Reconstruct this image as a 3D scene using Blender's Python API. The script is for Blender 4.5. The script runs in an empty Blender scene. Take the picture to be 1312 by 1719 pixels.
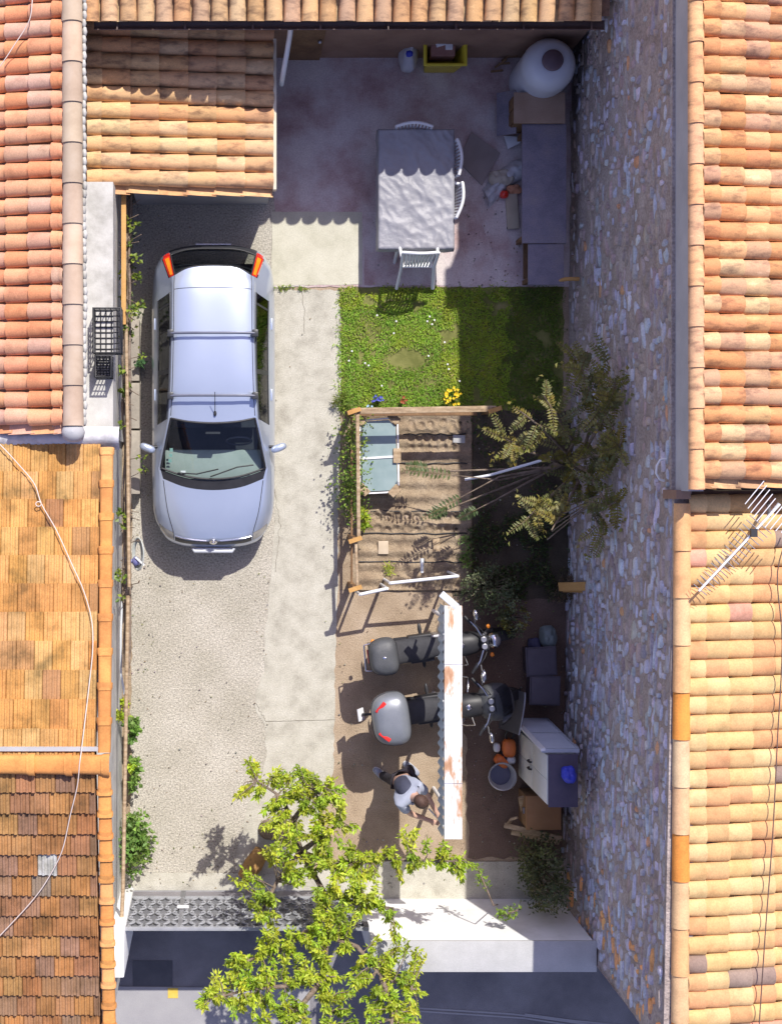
import bpy, bmesh, math, random
from mathutils import Vector, Matrix, noise
R = math.radians
rnd = random.Random(7)
scn = bpy.context.scene
col = scn.collection

# ------------------------------------------------------------------ camera, sky, sun, exposure
CAM_H = 21.4          # metres above the yard
PXM = 115.0           # photo pixels per metre on the ground
NX, NY = 380.0, 800.0 # photo pixel straight below the camera
cd = bpy.data.cameras.new('camera'); cam = bpy.data.objects.new('camera', cd); col.objects.link(cam)
cam.location = (0, 0, CAM_H); cam.rotation_euler = (0, 0, 0)
cd.sensor_fit = 'VERTICAL'; cd.sensor_height = 36
cd.lens = 36 * PXM * CAM_H / 1719.0
cd.shift_x = (656 - NX) / 1719.0; cd.shift_y = -(859.5 - NY) / 1719.0
cd.clip_start = 0.1; cd.clip_end = 1000
scn.camera = cam

SUN = Vector((0.30, 0.78, 1.0)).normalized()
elev = math.asin(SUN.z); az = math.atan2(SUN.x, SUN.y)
w = bpy.data.worlds.new('World'); scn.world = w; w.use_nodes = True
nt = w.node_tree; nt.nodes.clear()
sky = nt.nodes.new('ShaderNodeTexSky'); sky.sky_type = 'NISHITA'; sky.sun_disc = False
sky.sun_elevation = elev; sky.sun_rotation = az
bg = nt.nodes.new('ShaderNodeBackground'); bg.inputs[1].default_value = 0.14
wo = nt.nodes.new('ShaderNodeOutputWorld')
tint = nt.nodes.new('ShaderNodeMix'); tint.data_type = 'RGBA'; tint.blend_type = 'MULTIPLY'; tint.inputs[0].default_value = 1
tint.inputs[7].default_value = (1.20, .97, 1.08, 1)   # white balance of the photo: mauve skylight
nt.links.new(sky.outputs[0], tint.inputs[6]); nt.links.new(tint.outputs[2], bg.inputs[0]); nt.links.new(bg.outputs[0], wo.inputs[0])
sl = bpy.data.lights.new('sun', 'SUN'); sl.energy = 4.1; sl.angle = R(0.5); sl.color = (1.0, 0.955, 0.88)
so = bpy.data.objects.new('sun', sl); col.objects.link(so)
so.rotation_euler = (-SUN).to_track_quat('-Z', 'Y').to_euler(); so.location = (6, 15, 20)
scn.view_settings.view_transform = 'Standard'; scn.view_settings.look = 'None'
scn.view_settings.exposure = 0.44; scn.view_settings.gamma = 1.0

# ------------------------------------------------------------------ helpers
def P(px, py, z=0.0):
    k = 1 - z / CAM_H
    return Vector(((px - NX) / PXM * k, -(py - NY) / PXM * k, z))

def mat(name, cols, scale=4.0, rough=0.8, bump=0.0, bscale=60.0, metal=0.0, attr=False, stretch=(1,1,1),
        speck=0.0, sscale=90.0, coat=0.0, lo=0.32, hi=0.68, bdist=0.01, spec=0.5, sub=0.0):
    m = bpy.data.materials.new(name); m.use_nodes = True
    t = m.node_tree; n = t.nodes; L = t.links
    b = n['Principled BSDF']
    tc = n.new('ShaderNodeTexCoord'); mp = n.new('ShaderNodeMapping'); mp.inputs['Scale'].default_value = stretch
    L.new(tc.outputs['Object'], mp.inputs[0])
    nz = n.new('ShaderNodeTexNoise'); nz.inputs['Scale'].default_value = scale; nz.inputs['Detail'].default_value = 8
    nz.inputs['Roughness'].default_value = 0.62
    L.new(mp.outputs[0], nz.inputs['Vector'])
    rp = n.new('ShaderNodeValToRGB'); e = rp.color_ramp.elements
    k = len(cols)
    for i, c in enumerate(cols):
        p = lo + (hi - lo) * (i / max(1, k - 1))
        if i < 2: el = e[i]; el.position = p
        else: el = e.new(p)
        el.color = (c[0], c[1], c[2], 1)
    if k == 1: e[1].color = e[0].color
    L.new(nz.outputs['Fac'], rp.inputs[0])
    out = rp.outputs[0]
    if attr:
        at = n.new('ShaderNodeAttribute'); at.attribute_name = 'Col'
        mx = n.new('ShaderNodeMix'); mx.data_type = 'RGBA'; mx.blend_type = 'MULTIPLY'; mx.inputs[0].default_value = 1
        L.new(at.outputs['Color'], mx.inputs[6]); L.new(out, mx.inputs[7]); out = mx.outputs[2]
    if speck > 0:
        n2 = n.new('ShaderNodeTexNoise'); n2.inputs['Scale'].default_value = sscale; n2.inputs['Detail'].default_value = 3
        L.new(tc.outputs['Object'], n2.inputs['Vector'])
        r2 = n.new('ShaderNodeMapRange'); r2.inputs[1].default_value = 0.3; r2.inputs[2].default_value = 0.7
        r2.inputs[3].default_value = 1 - speck; r2.inputs[4].default_value = 1 + speck
        L.new(n2.outputs['Fac'], r2.inputs[0])
        mx = n.new('ShaderNodeMix'); mx.data_type = 'RGBA'; mx.blend_type = 'MULTIPLY'; mx.inputs[0].default_value = 1
        L.new(out, mx.inputs[6]); L.new(r2.outputs[0], mx.inputs[7]); out = mx.outputs[2]
    L.new(out, b.inputs['Base Color'])
    b.inputs['Roughness'].default_value = rough; b.inputs['Metallic'].default_value = metal
    b.inputs['Coat Weight'].default_value = coat; b.inputs['Coat Roughness'].default_value = 0.06
    b.inputs['Specular IOR Level'].default_value = spec
    if bump > 0:
        n3 = n.new('ShaderNodeTexNoise'); n3.inputs['Scale'].default_value = bscale; n3.inputs['Detail'].default_value = 5
        L.new(mp.outputs[0], n3.inputs['Vector'])
        bp = n.new('ShaderNodeBump'); bp.inputs['Strength'].default_value = bump; bp.inputs['Distance'].default_value = bdist
        L.new(n3.outputs['Fac'], bp.inputs['Height']); L.new(bp.outputs[0], b.inputs['Normal'])
    if sub > 0:      # leaf translucency
        tr = n.new('ShaderNodeBsdfTranslucent'); L.new(out, tr.inputs[0])
        ms = n.new('ShaderNodeMixShader'); ms.inputs[0].default_value = sub
        L.new(b.outputs[0], ms.inputs[1]); L.new(tr.outputs[0], ms.inputs[2])
        L.new(ms.outputs[0], n['Material Output'].inputs[0])
    return m

def glass(name, tint, refl=1.0, rough=0.02):
    m = bpy.data.materials.new(name); m.use_nodes = True
    t = m.node_tree; n = t.nodes; L = t.links; n.remove(n['Principled BSDF'])
    tr = n.new('ShaderNodeBsdfTransparent'); tr.inputs[0].default_value = (*tint, 1)
    gl = n.new('ShaderNodeBsdfGlossy'); gl.inputs['Roughness'].default_value = rough
    fr = n.new('ShaderNodeLayerWeight'); fr.inputs[0].default_value = .5
    pw = n.new('ShaderNodeMath'); pw.operation = 'POWER'; pw.inputs[1].default_value = 4.0
    mu = n.new('ShaderNodeMath'); mu.operation = 'MULTIPLY_ADD'; mu.inputs[1].default_value = .7; mu.inputs[2].default_value = .045*refl
    L.new(fr.outputs['Facing'], pw.inputs[0]); L.new(pw.outputs[0], mu.inputs[0])
    ms = n.new('ShaderNodeMixShader')
    L.new(mu.outputs[0], ms.inputs[0]); L.new(tr.outputs[0], ms.inputs[1]); L.new(gl.outputs[0], ms.inputs[2])
    L.new(ms.outputs[0], n['Material Output'].inputs[0])
    return m

ROOT = {}
def thing(name, label, cat, loc=(0,0,0), rotz=0.0, group=None, tilt=None):
    o = bpy.data.objects.new(name, None); col.objects.link(o)
    o.location = loc; o.rotation_euler = (tilt[0] if tilt else 0, tilt[1] if tilt else 0, rotz)
    o.empty_display_size = 0.1
    o['label'] = label; o['category'] = cat
    if group: o['group'] = group
    ROOT[o.name] = Matrix.Translation(Vector(loc)) @ o.rotation_euler.to_matrix().to_4x4()
    return o
def tag(o, label, cat, group=None):
    o['label'] = label; o['category'] = cat
    if group: o['group'] = group
    return o

class MB:
    def __init__(s): s.v = []; s.f = []; s.c = []; s.m = []; s.sm = []
    def add(s, vs, fs, c=None, m=0, smooth=False):
        b = len(s.v); s.v += [Vector(p) for p in vs]
        for f in fs:
            s.f.append([i + b for i in f]); s.c.append(c); s.m.append(m); s.sm.append(smooth)
        return s
    def box(s, c, d, rz=0.0, c_=None, m=0, M=None):
        x, y, z = d[0]/2, d[1]/2, d[2]/2
        vs = [Vector((sx*x, sy*y, sz*z)) for sz in (-1,1) for sy in (-1,1) for sx in (-1,1)]
        M3 = Matrix.Rotation(rz, 3, 'Z') if M is None else M
        vs = [M3 @ p + Vector(c) for p in vs]
        return s.add(vs, [(0,2,3,1),(4,5,7,6),(0,1,5,4),(2,6,7,3),(0,4,6,2),(1,3,7,5)], c_, m)
    def bar(s, a, b, wd, ht, c_=None, m=0):
        a = Vector(a); b = Vector(b); d = b - a; L = d.length
        q = d.to_track_quat('X', 'Z').to_matrix()
        return s.box((a + b)/2, (L, wd, ht), M=q, c_=c_, m=m)
    def tube(s, pts, r, n=8, c=None, m=0, cap=True, closed=False):
        pts = [Vector(p) for p in pts]; k = len(pts)
        rs = r if isinstance(r, (list, tuple)) else [r]*k
        vs = []; up = None
        for i, p in enumerate(pts):
            if closed: d = pts[(i+1) % k] - pts[i-1]
            else: d = pts[min(i+1, k-1)] - pts[max(i-1, 0)]
            d = d.normalized() if d.length > 1e-9 else Vector((0,0,1))
            if up is None: up = Vector((0,0,1)) if abs(d.z) < 0.9 else Vector((1,0,0))
            a = d.cross(up).normalized(); bb = a.cross(d).normalized(); up = bb
            for j in range(n):
                t = 2*math.pi*j/n
                vs.append(p + (a*math.cos(t) + bb*math.sin(t))*rs[i])
        fs = []
        for i in range(k if closed else k-1):
            i2 = (i+1) % k
            for j in range(n):
                fs.append((i*n+j, i*n+(j+1) % n, i2*n+(j+1) % n, i2*n+j))
        s.add(vs, fs, c, m, True)
        if cap and not closed:
            s.add(vs[:n], [tuple(reversed(range(n)))], c, m); s.add(vs[-n:], [tuple(range(n))], c, m)
        return s
    def lathe(s, c, prof, n=24, M=None, col_=None, m=0, smooth=True, cap=True):
        vs = []
        for (r, z) in prof:
            for j in range(n):
                t = 2*math.pi*j/n; p = Vector((r*math.cos(t), r*math.sin(t), z))
                vs.append((M @ p if M is not None else p) + Vector(c))
        fs = []
        for i in range(len(prof)-1):
            for j in range(n): fs.append((i*n+j, i*n+(j+1) % n, (i+1)*n+(j+1) % n, (i+1)*n+j))
        s.add(vs, fs, col_, m, smooth)
        if cap:
            s.add(vs[:n], [tuple(reversed(range(n)))], col_, m); s.add(vs[-n:], [tuple(range(n))], col_, m)
        return s
    def ell(s, c, r, n=14, k=9, M=None, col_=None, m=0, p=1.0):
        vs = []; 
        for i in range(k+1):
            a = math.pi*i/k - math.pi/2
            for j in range(n):
                t = 2*math.pi*j/n
                f = lambda x: math.copysign(abs(x)**p, x)
                q = Vector((r[0]*f(math.cos(a))*f(math.cos(t)), r[1]*f(math.cos(a))*f(math.sin(t)), r[2]*f(math.sin(a))))
                vs.append((M @ q if M is not None else q) + Vector(c))
        fs = [(i*n+j, i*n+(j+1) % n, (i+1)*n+(j+1) % n, (i+1)*n+j) for i in range(k) for j in range(n)]
        return s.add(vs, fs, col_, m, True)
    def prism(s, poly, z0, z1, c=None, m=0):
        n = len(poly); vs = [(p[0], p[1], z0) for p in poly] + [(p[0], p[1], z1) for p in poly]
        fs = [tuple(reversed(range(n))), tuple(range(n, 2*n))] + [(i, (i+1) % n, n+(i+1) % n, n+i) for i in range(n)]
        return s.add(vs, fs, c, m)
    def grid(s, rows, c=None, m=0, smooth=True, colf=None):
        a = len(rows); b = len(rows[0]); vs = [p for r_ in rows for p in r_]
        fs = [(i*b+j, i*b+j+1, (i+1)*b+j+1, (i+1)*b+j) for i in range(a-1) for j in range(b-1)]
        return s.add(vs, fs, c, m, smooth)
    def build(s, name, mats, parent=None, local=False, bevel=0.0, seg=2, weld=False, sharp=None, recalc=True):
        if not isinstance(mats, (list, tuple)): mats = [mats]
        me = bpy.data.meshes.new(name)
        M = None; origin = Vector((0,0,0))
        if parent is not None and not local:
            r = parent
            while r.parent: r = r.parent
            M = ROOT[r.name].inverted()
        elif parent is None and s.v:
            xs = [p.x for p in s.v]; ys = [p.y for p in s.v]; zs = [p.z for p in s.v]
            origin = Vector(((min(xs)+max(xs))/2, (min(ys)+max(ys))/2, min(zs)))
        vs = [(M @ p) if M is not None else p - origin for p in s.v]
        me.from_pydata([tuple(p) for p in vs], [], s.f)
        for i, p in enumerate(me.polygons): p.material_index = s.m[i]; p.use_smooth = s.sm[i]
        if any(c is not None for c in s.c):
            ca = me.color_attributes.new('Col', 'FLOAT_COLOR', 'CORNER')
            buf = []
            for i, p in enumerate(me.polygons):
                c = s.c[i] or (1,1,1); buf += [c[0], c[1], c[2], 1.0]*p.loop_total
            ca.data.foreach_set('color', buf)
        if bevel > 0 or weld or recalc:
            bm = bmesh.new(); bm.from_mesh(me)
            if weld: bmesh.ops.remove_doubles(bm, verts=bm.verts, dist=1e-4)
            if recalc: bmesh.ops.recalc_face_normals(bm, faces=bm.faces)
            if bevel > 0:
                ed = [e for e in bm.edges if len(e.link_faces) == 2 and e.calc_face_angle(0) > R(28)]
                bmesh.ops.bevel(bm, geom=ed, offset=bevel, segments=seg, affect='EDGES', profile=0.6, clamp_overlap=True)
                for f in bm.faces: f.smooth = True
            bm.to_mesh(me); bm.free()
            if bevel > 0: me.set_sharp_from_angle(angle=R(40))
        for m_ in mats: me.materials.append(m_)
        o = bpy.data.objects.new(name, me); col.objects.link(o)
        if parent is not None: o.parent = parent
        else: o.location = origin; ROOT[o.name] = Matrix.Translation(origin)
        return o
def structure(o): o['kind'] = 'structure'; return o
def copy_tree(o, parent=None):
    c = o.copy(); col.objects.link(c)
    if parent is not None: c.parent = parent
    for ch in o.children: copy_tree(ch, c)
    return c
def jig(pts, amp, step=0.12, seed=1):
    r = random.Random(seed); out = []
    for i in range(len(pts)):
        a = Vector(pts[i]); b = Vector(pts[(i+1) % len(pts)]); n = max(1, int((b-a).length/step))
        for k in range(n):
            q = a.lerp(b, k/n)
            if k: q = q + Vector((r.uniform(-amp, amp), r.uniform(-amp, amp), 0))
            out.append(q)
    return out
def sheet(name, px, z, m, amp=0.0, step=0.12, seed=1):
    pts = [P(x, y) for x, y in px]
    if amp: pts = jig(pts, amp, step, seed)
    mb = MB(); mb.add([(p.x, p.y, z) for p in pts], [tuple(range(len(pts)))])
    return structure(mb.build(name, m))
def vary(c, a, r=rnd):
    k = 1 + r.uniform(-a, a)
    return tuple(max(0, x*k*(1 + r.uniform(-a, a)*0.35)) for x in c)
def leaf(mb, p, d, up, L, W, c, fold=0.25, m=0):
    d = d.normalized(); s_ = d.cross(up)
    if s_.length < 1e-4: s_ = d.cross(Vector((1,0,0)))
    s_.normalize(); n = s_.cross(d)
    a = p; b = p + d*L; mid = p + d*L*0.45
    mb.add([a, mid + s_*W*0.5 + n*W*fold, b, mid - s_*W*0.5 + n*W*fold, mid], [(0,4,1),(4,2,1),(0,3,4),(3,2,4)], c, m)
def rdir(r, zb=0.0):
    while True:
        v = Vector((r.uniform(-1,1), r.uniform(-1,1), r.uniform(-1,1)))
        if 0.05 < v.length < 1: v.normalize(); v.z += zb; return v.normalized()

# ------------------------------------------------------------------ materials
M = {}
M['soil_yard'] = mat('yard_dirt', [(.27,.20,.135),(.36,.275,.19),(.43,.34,.25)], 1.6, .95, .5, 45, speck=.28, sscale=70, bdist=.02)
M['gravel'] = mat('driveway_gravel', [(.355,.33,.265),(.43,.40,.335),(.49,.46,.395)], .9, .95, .7, 60, speck=.38, sscale=42, bdist=.02)
M['concrete'] = mat('path_concrete', [(.34,.32,.265),(.45,.43,.36),(.51,.49,.42)], 3.5, .9, .35, 50, speck=.18, sscale=60)
M['patio'] = mat('patio_concrete', [(.34,.22,.21),(.47,.35,.34),(.58,.51,.50),(.64,.58,.55)], 1.3, .9, .25, 50, speck=.14, sscale=45)
M['slab'] = mat('pale_slab', [(.43,.415,.32),(.52,.50,.40),(.57,.55,.45)], 2.5, .9, .2, 50, speck=.10, sscale=55)
M['tanflag'] = mat('tan_slab', [(.30,.20,.14),(.38,.27,.20)], 3, .9, .2, 40, speck=.15)
M['asphalt'] = mat('asphalt', [(.13,.125,.135),(.19,.18,.185),(.25,.24,.245)], 1.1, .9, .5, 90, speck=.28, sscale=120)
M['pavement'] = mat('pavement', [(.30,.29,.30),(.36,.35,.35)], 2, .9, .2, 70, speck=.10, sscale=90)
M['lawn_soil'] = mat('lawn_soil', [(.12,.13,.03),(.20,.20,.06),(.34,.28,.15)], 2.6, .95, .4, 40, lo=.38, hi=.74)
M['bed'] = mat('bed_soil', [(.22,.16,.105),(.31,.235,.155),(.37,.29,.20)], 4, .95, .7, 55, speck=.25, sscale=55, bdist=.02)
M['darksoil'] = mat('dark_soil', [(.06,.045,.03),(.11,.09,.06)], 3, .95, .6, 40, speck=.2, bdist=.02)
M['plaster'] = mat('white_plaster', [(.36,.35,.32),(.50,.49,.46),(.60,.59,.56)], 2.6, .9, .3, 30, speck=.06)
M['white_paint'] = mat('white_wall_paint', [(.76,.76,.74),(.86,.86,.85),(.88,.88,.87)], 2.5, .8, .2, 30)
M['coping'] = mat('coping_cement', [(.40,.40,.39),(.48,.48,.47)], 3, .9, .15, 50, speck=.08)
M['cement'] = mat('grey_cement', [(.36,.36,.37),(.46,.46,.47)], 1.8, .9, .25, 35)
M['brown_wall'] = mat('brown_plaster', [(.22,.13,.09),(.32,.20,.14)], 2.4, .9, .2, 40)
M['mortar'] = mat('wall_mortar', [(.28,.225,.20),(.37,.31,.285),(.45,.39,.365)], 2.2, .95, .8, 30, speck=.25, sscale=30, bdist=.03)
M['stone'] = mat('wall_stone', [(1.15,1.13,1.17),(1.55,1.5,1.53),(1.75,1.72,1.8)], 6, .9, .6, 40, attr=True, speck=.15, sscale=40, bdist=.015)
M['tile'] = mat('roof_tile', [(.80,.78,.76),(1.0,1.0,1.0),(1.12,1.12,1.10)], 5, .85, .3, 60, attr=True, speck=.10, sscale=50, bdist=.006)
M['flame_tile'] = mat('flamed_roof_tile', [(.42,.38,.40),(.70,.66,.66),(1.04,1.0,.96),(1.08,1.03,.97),(1.38,1.40,1.38)], 3.8, .85, .25, 60, attr=True, stretch=(1.0,2.4,1), speck=.09, sscale=60, lo=.30, hi=.70, bdist=.006)
M['moss_tile'] = mat('weathered_roof_tile', [(.45,.46,.42),(.78,.76,.70),(1.0,1.0,1.0),(1.12,1.1,1.05)], 3.2, .85, .35, 70, attr=True, speck=.16, sscale=55, bdist=.006)
M['old_tile'] = mat('old_canal_tile', [(.80,.78,.78),(1.05,1.06,1.07),(1.15,1.16,1.18),(1.25,1.28,1.32)], 3.4, .88, .35, 60, attr=True, speck=.12, sscale=55, bdist=.006)
M['cap_tan'] = mat('ridge_cap_tan', [(.42,.31,.22),(.52,.40,.29),(.58,.47,.36)], 2, .9, .2, 60, attr=True)
M['gutter'] = mat('brown_gutter', [(.10,.06,.05),(.14,.09,.075)], 4, .5)
M['white_metal'] = mat('white_metal', [(.74,.75,.77),(.82,.82,.83)], 5, .45)
M['pipe'] = mat('pale_pipe', [(.55,.58,.62),(.64,.67,.70)], 5, .5)
M['dark_iron'] = mat('dark_iron', [(.035,.035,.042),(.06,.06,.07)], 8, .55)
M['gate_grey'] = mat('gate_grey', [(.15,.155,.17),(.21,.215,.23)], 4, .5)
M['gate_light'] = mat('gate_ornament', [(.26,.27,.29),(.35,.36,.38)], 6, .45)
M['wood'] = mat('weathered_wood', [(.24,.16,.09),(.40,.29,.18),(.50,.39,.26)], 3, .85, .4, 30, stretch=(1,6,1), speck=.15, sscale=30)
M['wood_o'] = mat('orange_wood', [(.45,.24,.07),(.60,.35,.12)], 3, .8, .3, 30, speck=.1)
M['wood_d'] = mat('dark_wood', [(.16,.085,.04),(.26,.15,.07)], 4, .8, .3, 30, speck=.15, sscale=30)
M['bark'] = mat('bark', [(.10,.075,.055),(.20,.15,.11),(.28,.22,.17)], 9, .95, .8, 40, speck=.2, bdist=.02)
M['leaf'] = mat('leaf', [(.8,.8,.8),(1,1,1),(1.15,1.15,1.1)], 6, .5, attr=True, sub=.32)
M['grass'] = mat('grass_blades', [(.7,.75,.7),(1,1,1),(1.25,1.15,1.0)], 2.2, .6, attr=True, sub=.25)
M['plastic_w'] = mat('white_plastic', [(.70,.71,.73),(.76,.77,.78)], 6, .35)
M['black'] = mat('black_plastic', [(.018,.018,.02),(.03,.03,.034)], 8, .5)
M['rubber'] = mat('rubber', [(.015,.015,.015),(.028,.027,.026)], 20, .85)
M['chrome'] = mat('chrome', [(.7,.7,.72),(.8,.8,.82)], 5, .12, metal=1)
M['steel'] = mat('steel', [(.42,.42,.44),(.52,.52,.54)], 6, .35, metal=.8)
M['red'] = mat('red_reflector', [(.62,.02,.015),(.75,.04,.02)], 6, .25, coat=.6)
M['amber'] = mat('amber_lens', [(.85,.22,.01),(.9,.3,.02)], 6, .2, coat=.6)
M['wire'] = mat('pale_cable', [(.62,.52,.46),(.72,.62,.55)], 5, .6)
M['blue'] = mat('blue_plastic', [(.02,.03,.35),(.03,.05,.5)], 5, .5)
M['yellow'] = mat('yellow_plastic', [(.62,.50,.03),(.75,.62,.06)], 4, .45)
M['hose'] = mat('grey_hose', [(.40,.43,.40),(.5,.52,.5)], 5, .5)

# ------------------------------------------------------------------ ground
g = MB(); g.add([(-70,-70,-.02),(70,-70,-.02),(70,70,-.02),(-70,70,-.02)], [(0,1,2,3)]); structure(g.build('ground', M['darksoil']))
sheet('yard_dirt', [(150,50),(1010,50),(1010,1500),(150,1500)], 0.0, M['soil_yard'])
sheet('driveway', [(150,100),(475,100),(470,480),(462,900),(458,1480),(150,1480)], .004, M['gravel'], .012, .1, 3)
sheet('concrete_path', [(455,487),(569,487),(573,600),(570,760),(566,1000),(562,1100),(560,1292),(545,1330),(528,1400),(520,1470),(400,1470),(396,1440),(405,1395),(415,1350),(437,1310),(447,1270),(444,1215),(430,1195),(428,1165),(443,1130),(444,1075),(452,1000),(456,940),(462,860),(458,640)], .008, M['concrete'], .014, .07, 4)
for i,(a_,b_) in enumerate((((446,1211),(562,1208)),((457,800),(470,880)),((470,880),(462,960)),((430,1180),(446,1211)),((508,487),(512,560)))):
    p_, q_ = P(*a_), P(*b_); n_ = Vector((-(q_-p_).y,(q_-p_).x,0)).normalized(); mm = MB(); rr_ = random.Random(i)
    pts = [p_.lerp(q_, k/14) + n_*rr_.uniform(-.008,.008)*(2 if i else .3) for k in range(15)]
    mm.grid([[p + n_*s_*rr_.uniform(.0012,.003) + Vector((0,0,.0115)) for s_ in (1,-1)] for p in pts]); structure(mm.build('path_crack', M['darksoil']))
sheet('patio', [(462,60),(985,60),(985,482),(460,482)], .010, M['patio'], .012, .1, 5)
sheet('pale_slab', [(456,356),(608,356),(608,478),(456,479)], .014, M['slab'], .006, .1, 6)
sheet('pale_slab_strip', [(611,356),(800,356),(846,470),(846,480),(611,479)], .0142, M['patio'], .008, .1, 7)
sheet('lawn_soil', [(569,482),(945,482),(945,690),(569,690)], .006, M['lawn_soil'], .02, .1, 8)
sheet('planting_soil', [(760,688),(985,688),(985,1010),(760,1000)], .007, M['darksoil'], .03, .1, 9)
sheet('wall_strip_soil', [(196,330),(222,330),(220,1460),(196,1460)], .009, M['bed'], .02, .1, 17)
sheet('shaded_earth', [(775,1000),(985,1000),(985,1440),(785,1440)], .005, mat('shade_toned_earth', [(.13,.085,.065),(.20,.14,.105)], 1.5, .95, .5, 45, speck=.25, sscale=60), .03, .12, 18)  # yard dirt again, with the stone wall's shadow put into a darker colour
sheet('border_soil', [(566,690),(604,690),(604,990),(570,990)], .0075, M['bed'], .015, .1, 10)
sheet('threshold', [(196,1464),(455,1466),(640,1446),(960,1446),(960,1512),(196,1505)], .016, M['concrete'], .006, .1, 11)
mb = MB(); mb.add([(-60,-60,.002),(60,-60,.002),(60,-6.05,.002),(-60,-6.05,.002)], [(0,1,2,3)]); structure(mb.build('street', M['asphalt']))
sheet('pavement', [(150,1655),(520,1659),(520,1760),(150,1760)], .012, M['pavement'])
sheet('street_patch', [(223,1612),(290,1612),(290,1655),(223,1655)], .006, mat('patch_asphalt', [(.08,.08,.09),(.11,.11,.12)], 3, .95))
sheet('yellow_mark', [(282,1658),(299,1658),(299,1675),(282,1675)], .018, mat('yellow_road_paint', [(.62,.42,.05),(.70,.5,.1)], 8, .8))
mb = MB()
for i,(a,b,c_) in enumerate([((700,1692),(860,1702),(1050,1728)),((700,1697),(880,1709),(1050,1735)),((880,1702),(960,1713),(1050,1722))]):
    for q0,q1 in ((a,b),(b,c_)):
        p0, p1 = P(*q0), P(*q1); n_ = Vector((-(p1-p0).y,(p1-p0).x,0)).normalized()*.012
        mb.add([p0-n_+Vector((0,0,.007+i*.001)),p1-n_+Vector((0,0,.007+i*.001)),p1+n_+Vector((0,0,.007+i*.001)),p0+n_+Vector((0,0,.007+i*.001))], [(0,1,2,3)])
structure(mb.build('street_scratches', M['pavement']))

# ------------------------------------------------------------------ roof tile makers
def canal_roof(mb, O, U, V, nrow, ntile, pitch, tlen, pal, r=None, first=0.5, jit=.009, hg=.86):
    O = Vector(O); U = Vector(U).normalized(); V = Vector(V).normalized(); N = U.cross(V)
    if N.z < 0: N = -N
    r = r or pitch*.47; S = 9
    for k in range(nrow):
        for chan in (0, 1):
            v = 0.0
            for i in range(ntile):
                L = tlen*(first if i == 0 else 1)
                c = pal(k, i)
                du = (k + (.5 if chan else 0))*pitch + rnd.uniform(-jit, jit)
                v0 = v - (.05 if i else 0); v1 = v + L + rnd.uniform(-jit, jit); v += L
                lift0 = rnd.uniform(0,.004); lift1 = .018 + rnd.uniform(0,.014)
                rows = []
                rr = ((r*.88, lift0, v0), (r*.98, (lift0+lift1)/2, (v0+v1)/2), (r*1.04, lift1, v1))
                for (q, lf, vv) in rr:
                    row = []
                    for j in range(S):
                        a = math.pi*j/(S-1)
                        if chan: h = -math.sin(a)*q*.5 + .012 + lf*.6
                        else: h = math.sin(a)*q*hg + lf
                        row.append(O + U*(du + math.cos(a)*q) + V*vv + N*h)
                    rows.append(row)
                mb.grid(rows, c)
                if not chan:
                    inn = [O + U*(du + math.cos(math.pi*j/(S-1))*(r*1.04-.017)) + V*v1 + N*(math.sin(math.pi*j/(S-1))*(r*hg-.017) + lift1 - .002) for j in range(S)]
                    mb.grid([rows[-1], inn], tuple(x*.95 for x in c), smooth=False)
                    mb.grid([inn, [p - V*.10 for p in inn]], c)
def flat_roof(mb, O, U, V, ncol, ncourse, wd, ln, pal, stag=.5, rise=.028, rib=.016):
    O = Vector(O); U = Vector(U).normalized(); V = Vector(V).normalized(); N = U.cross(V)
    if N.z < 0: N = -N
    prof = [(0,-.004),(.03,rib),(.17,rib),(.21,.0),(.33,.0),(.36,rib*.7),(.45,rib*.7),(.49,.0),(.62,.0),(.66,rib*.7),(.76,rib*.7),(.80,.0),(.96,.001),(1.0,-.006)]
    for i in range(ncourse):
        off = (stag*(i % 2) - 1)*wd + rnd.uniform(-.01,.01)
        for k in range(ncol + 2):
            u0 = max(0, off + k*wd); u1 = min(ncol*wd, off + (k+1)*wd)
            if u1 - u0 < .02: continue
            c = pal(k, i); v1 = (i+1)*ln + .03 + rnd.uniform(-.004,.004); v0 = i*ln
            hb = rise + rnd.uniform(-.003,.004); tw = rnd.uniform(-.003,.003)
            def row(v, h, dz=0): return [O + U*(u0 + (u1-u0-.003)*t) + V*v + N*(q + h + tw*t - dz) for t, q in prof]
            a, b = row(v0, 0), row(v1, hb)
            mb.grid([a, b], c, smooth=False); mb.grid([b, row(v1, hb, .022)], tuple(x*.9 for x in c), smooth=False)
def cap_run(mb, A, B, n, r, pal, up=Vector((0,0,1)), sq=1.0, collar=0.0, flat=1.0, over=.05):
    A = Vector(A); B = Vector(B); d = (B-A).normalized(); L = (B-A).length/n; s_ = d.cross(up).normalized(); u = s_.cross(d)
    S = 11
    for i in range(n):
        c = pal(0, i); rows = []
        p0 = A + d*(i*L - (over if i else 0)); p1 = A + d*((i+1)*L)
        stops = [(0, r*.92, 0), (1, r, .012)]
        if collar: stops = [(0, r*.9, 0), (.80, r*.97, .006), (.86, r*.97+collar, .008), (1, r*.99+collar, .012)]
        for t, q, lf in stops:
            row = []
            for j in range(S):
                a = math.pi*j/(S-1); f = lambda x: math.copysign(abs(x)**sq, x)
                row.append(p0.lerp(p1, t) + s_*(f(math.cos(a))*q) + u*(f(math.sin(a))*q*flat + lf))
            rows.append(row)
        mb.grid(rows, c)
        e = rows[-1]; cen = sum(e, Vector())/len(e)
        mb.grid([e, [p.lerp(cen, .16) for p in e]], tuple(x*.9 for x in c), smooth=False)
        mb.grid([[p.lerp(cen, .16) for p in e], [p.lerp(cen, .16) - d*.1 for p in e]], c, smooth=False)
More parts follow.
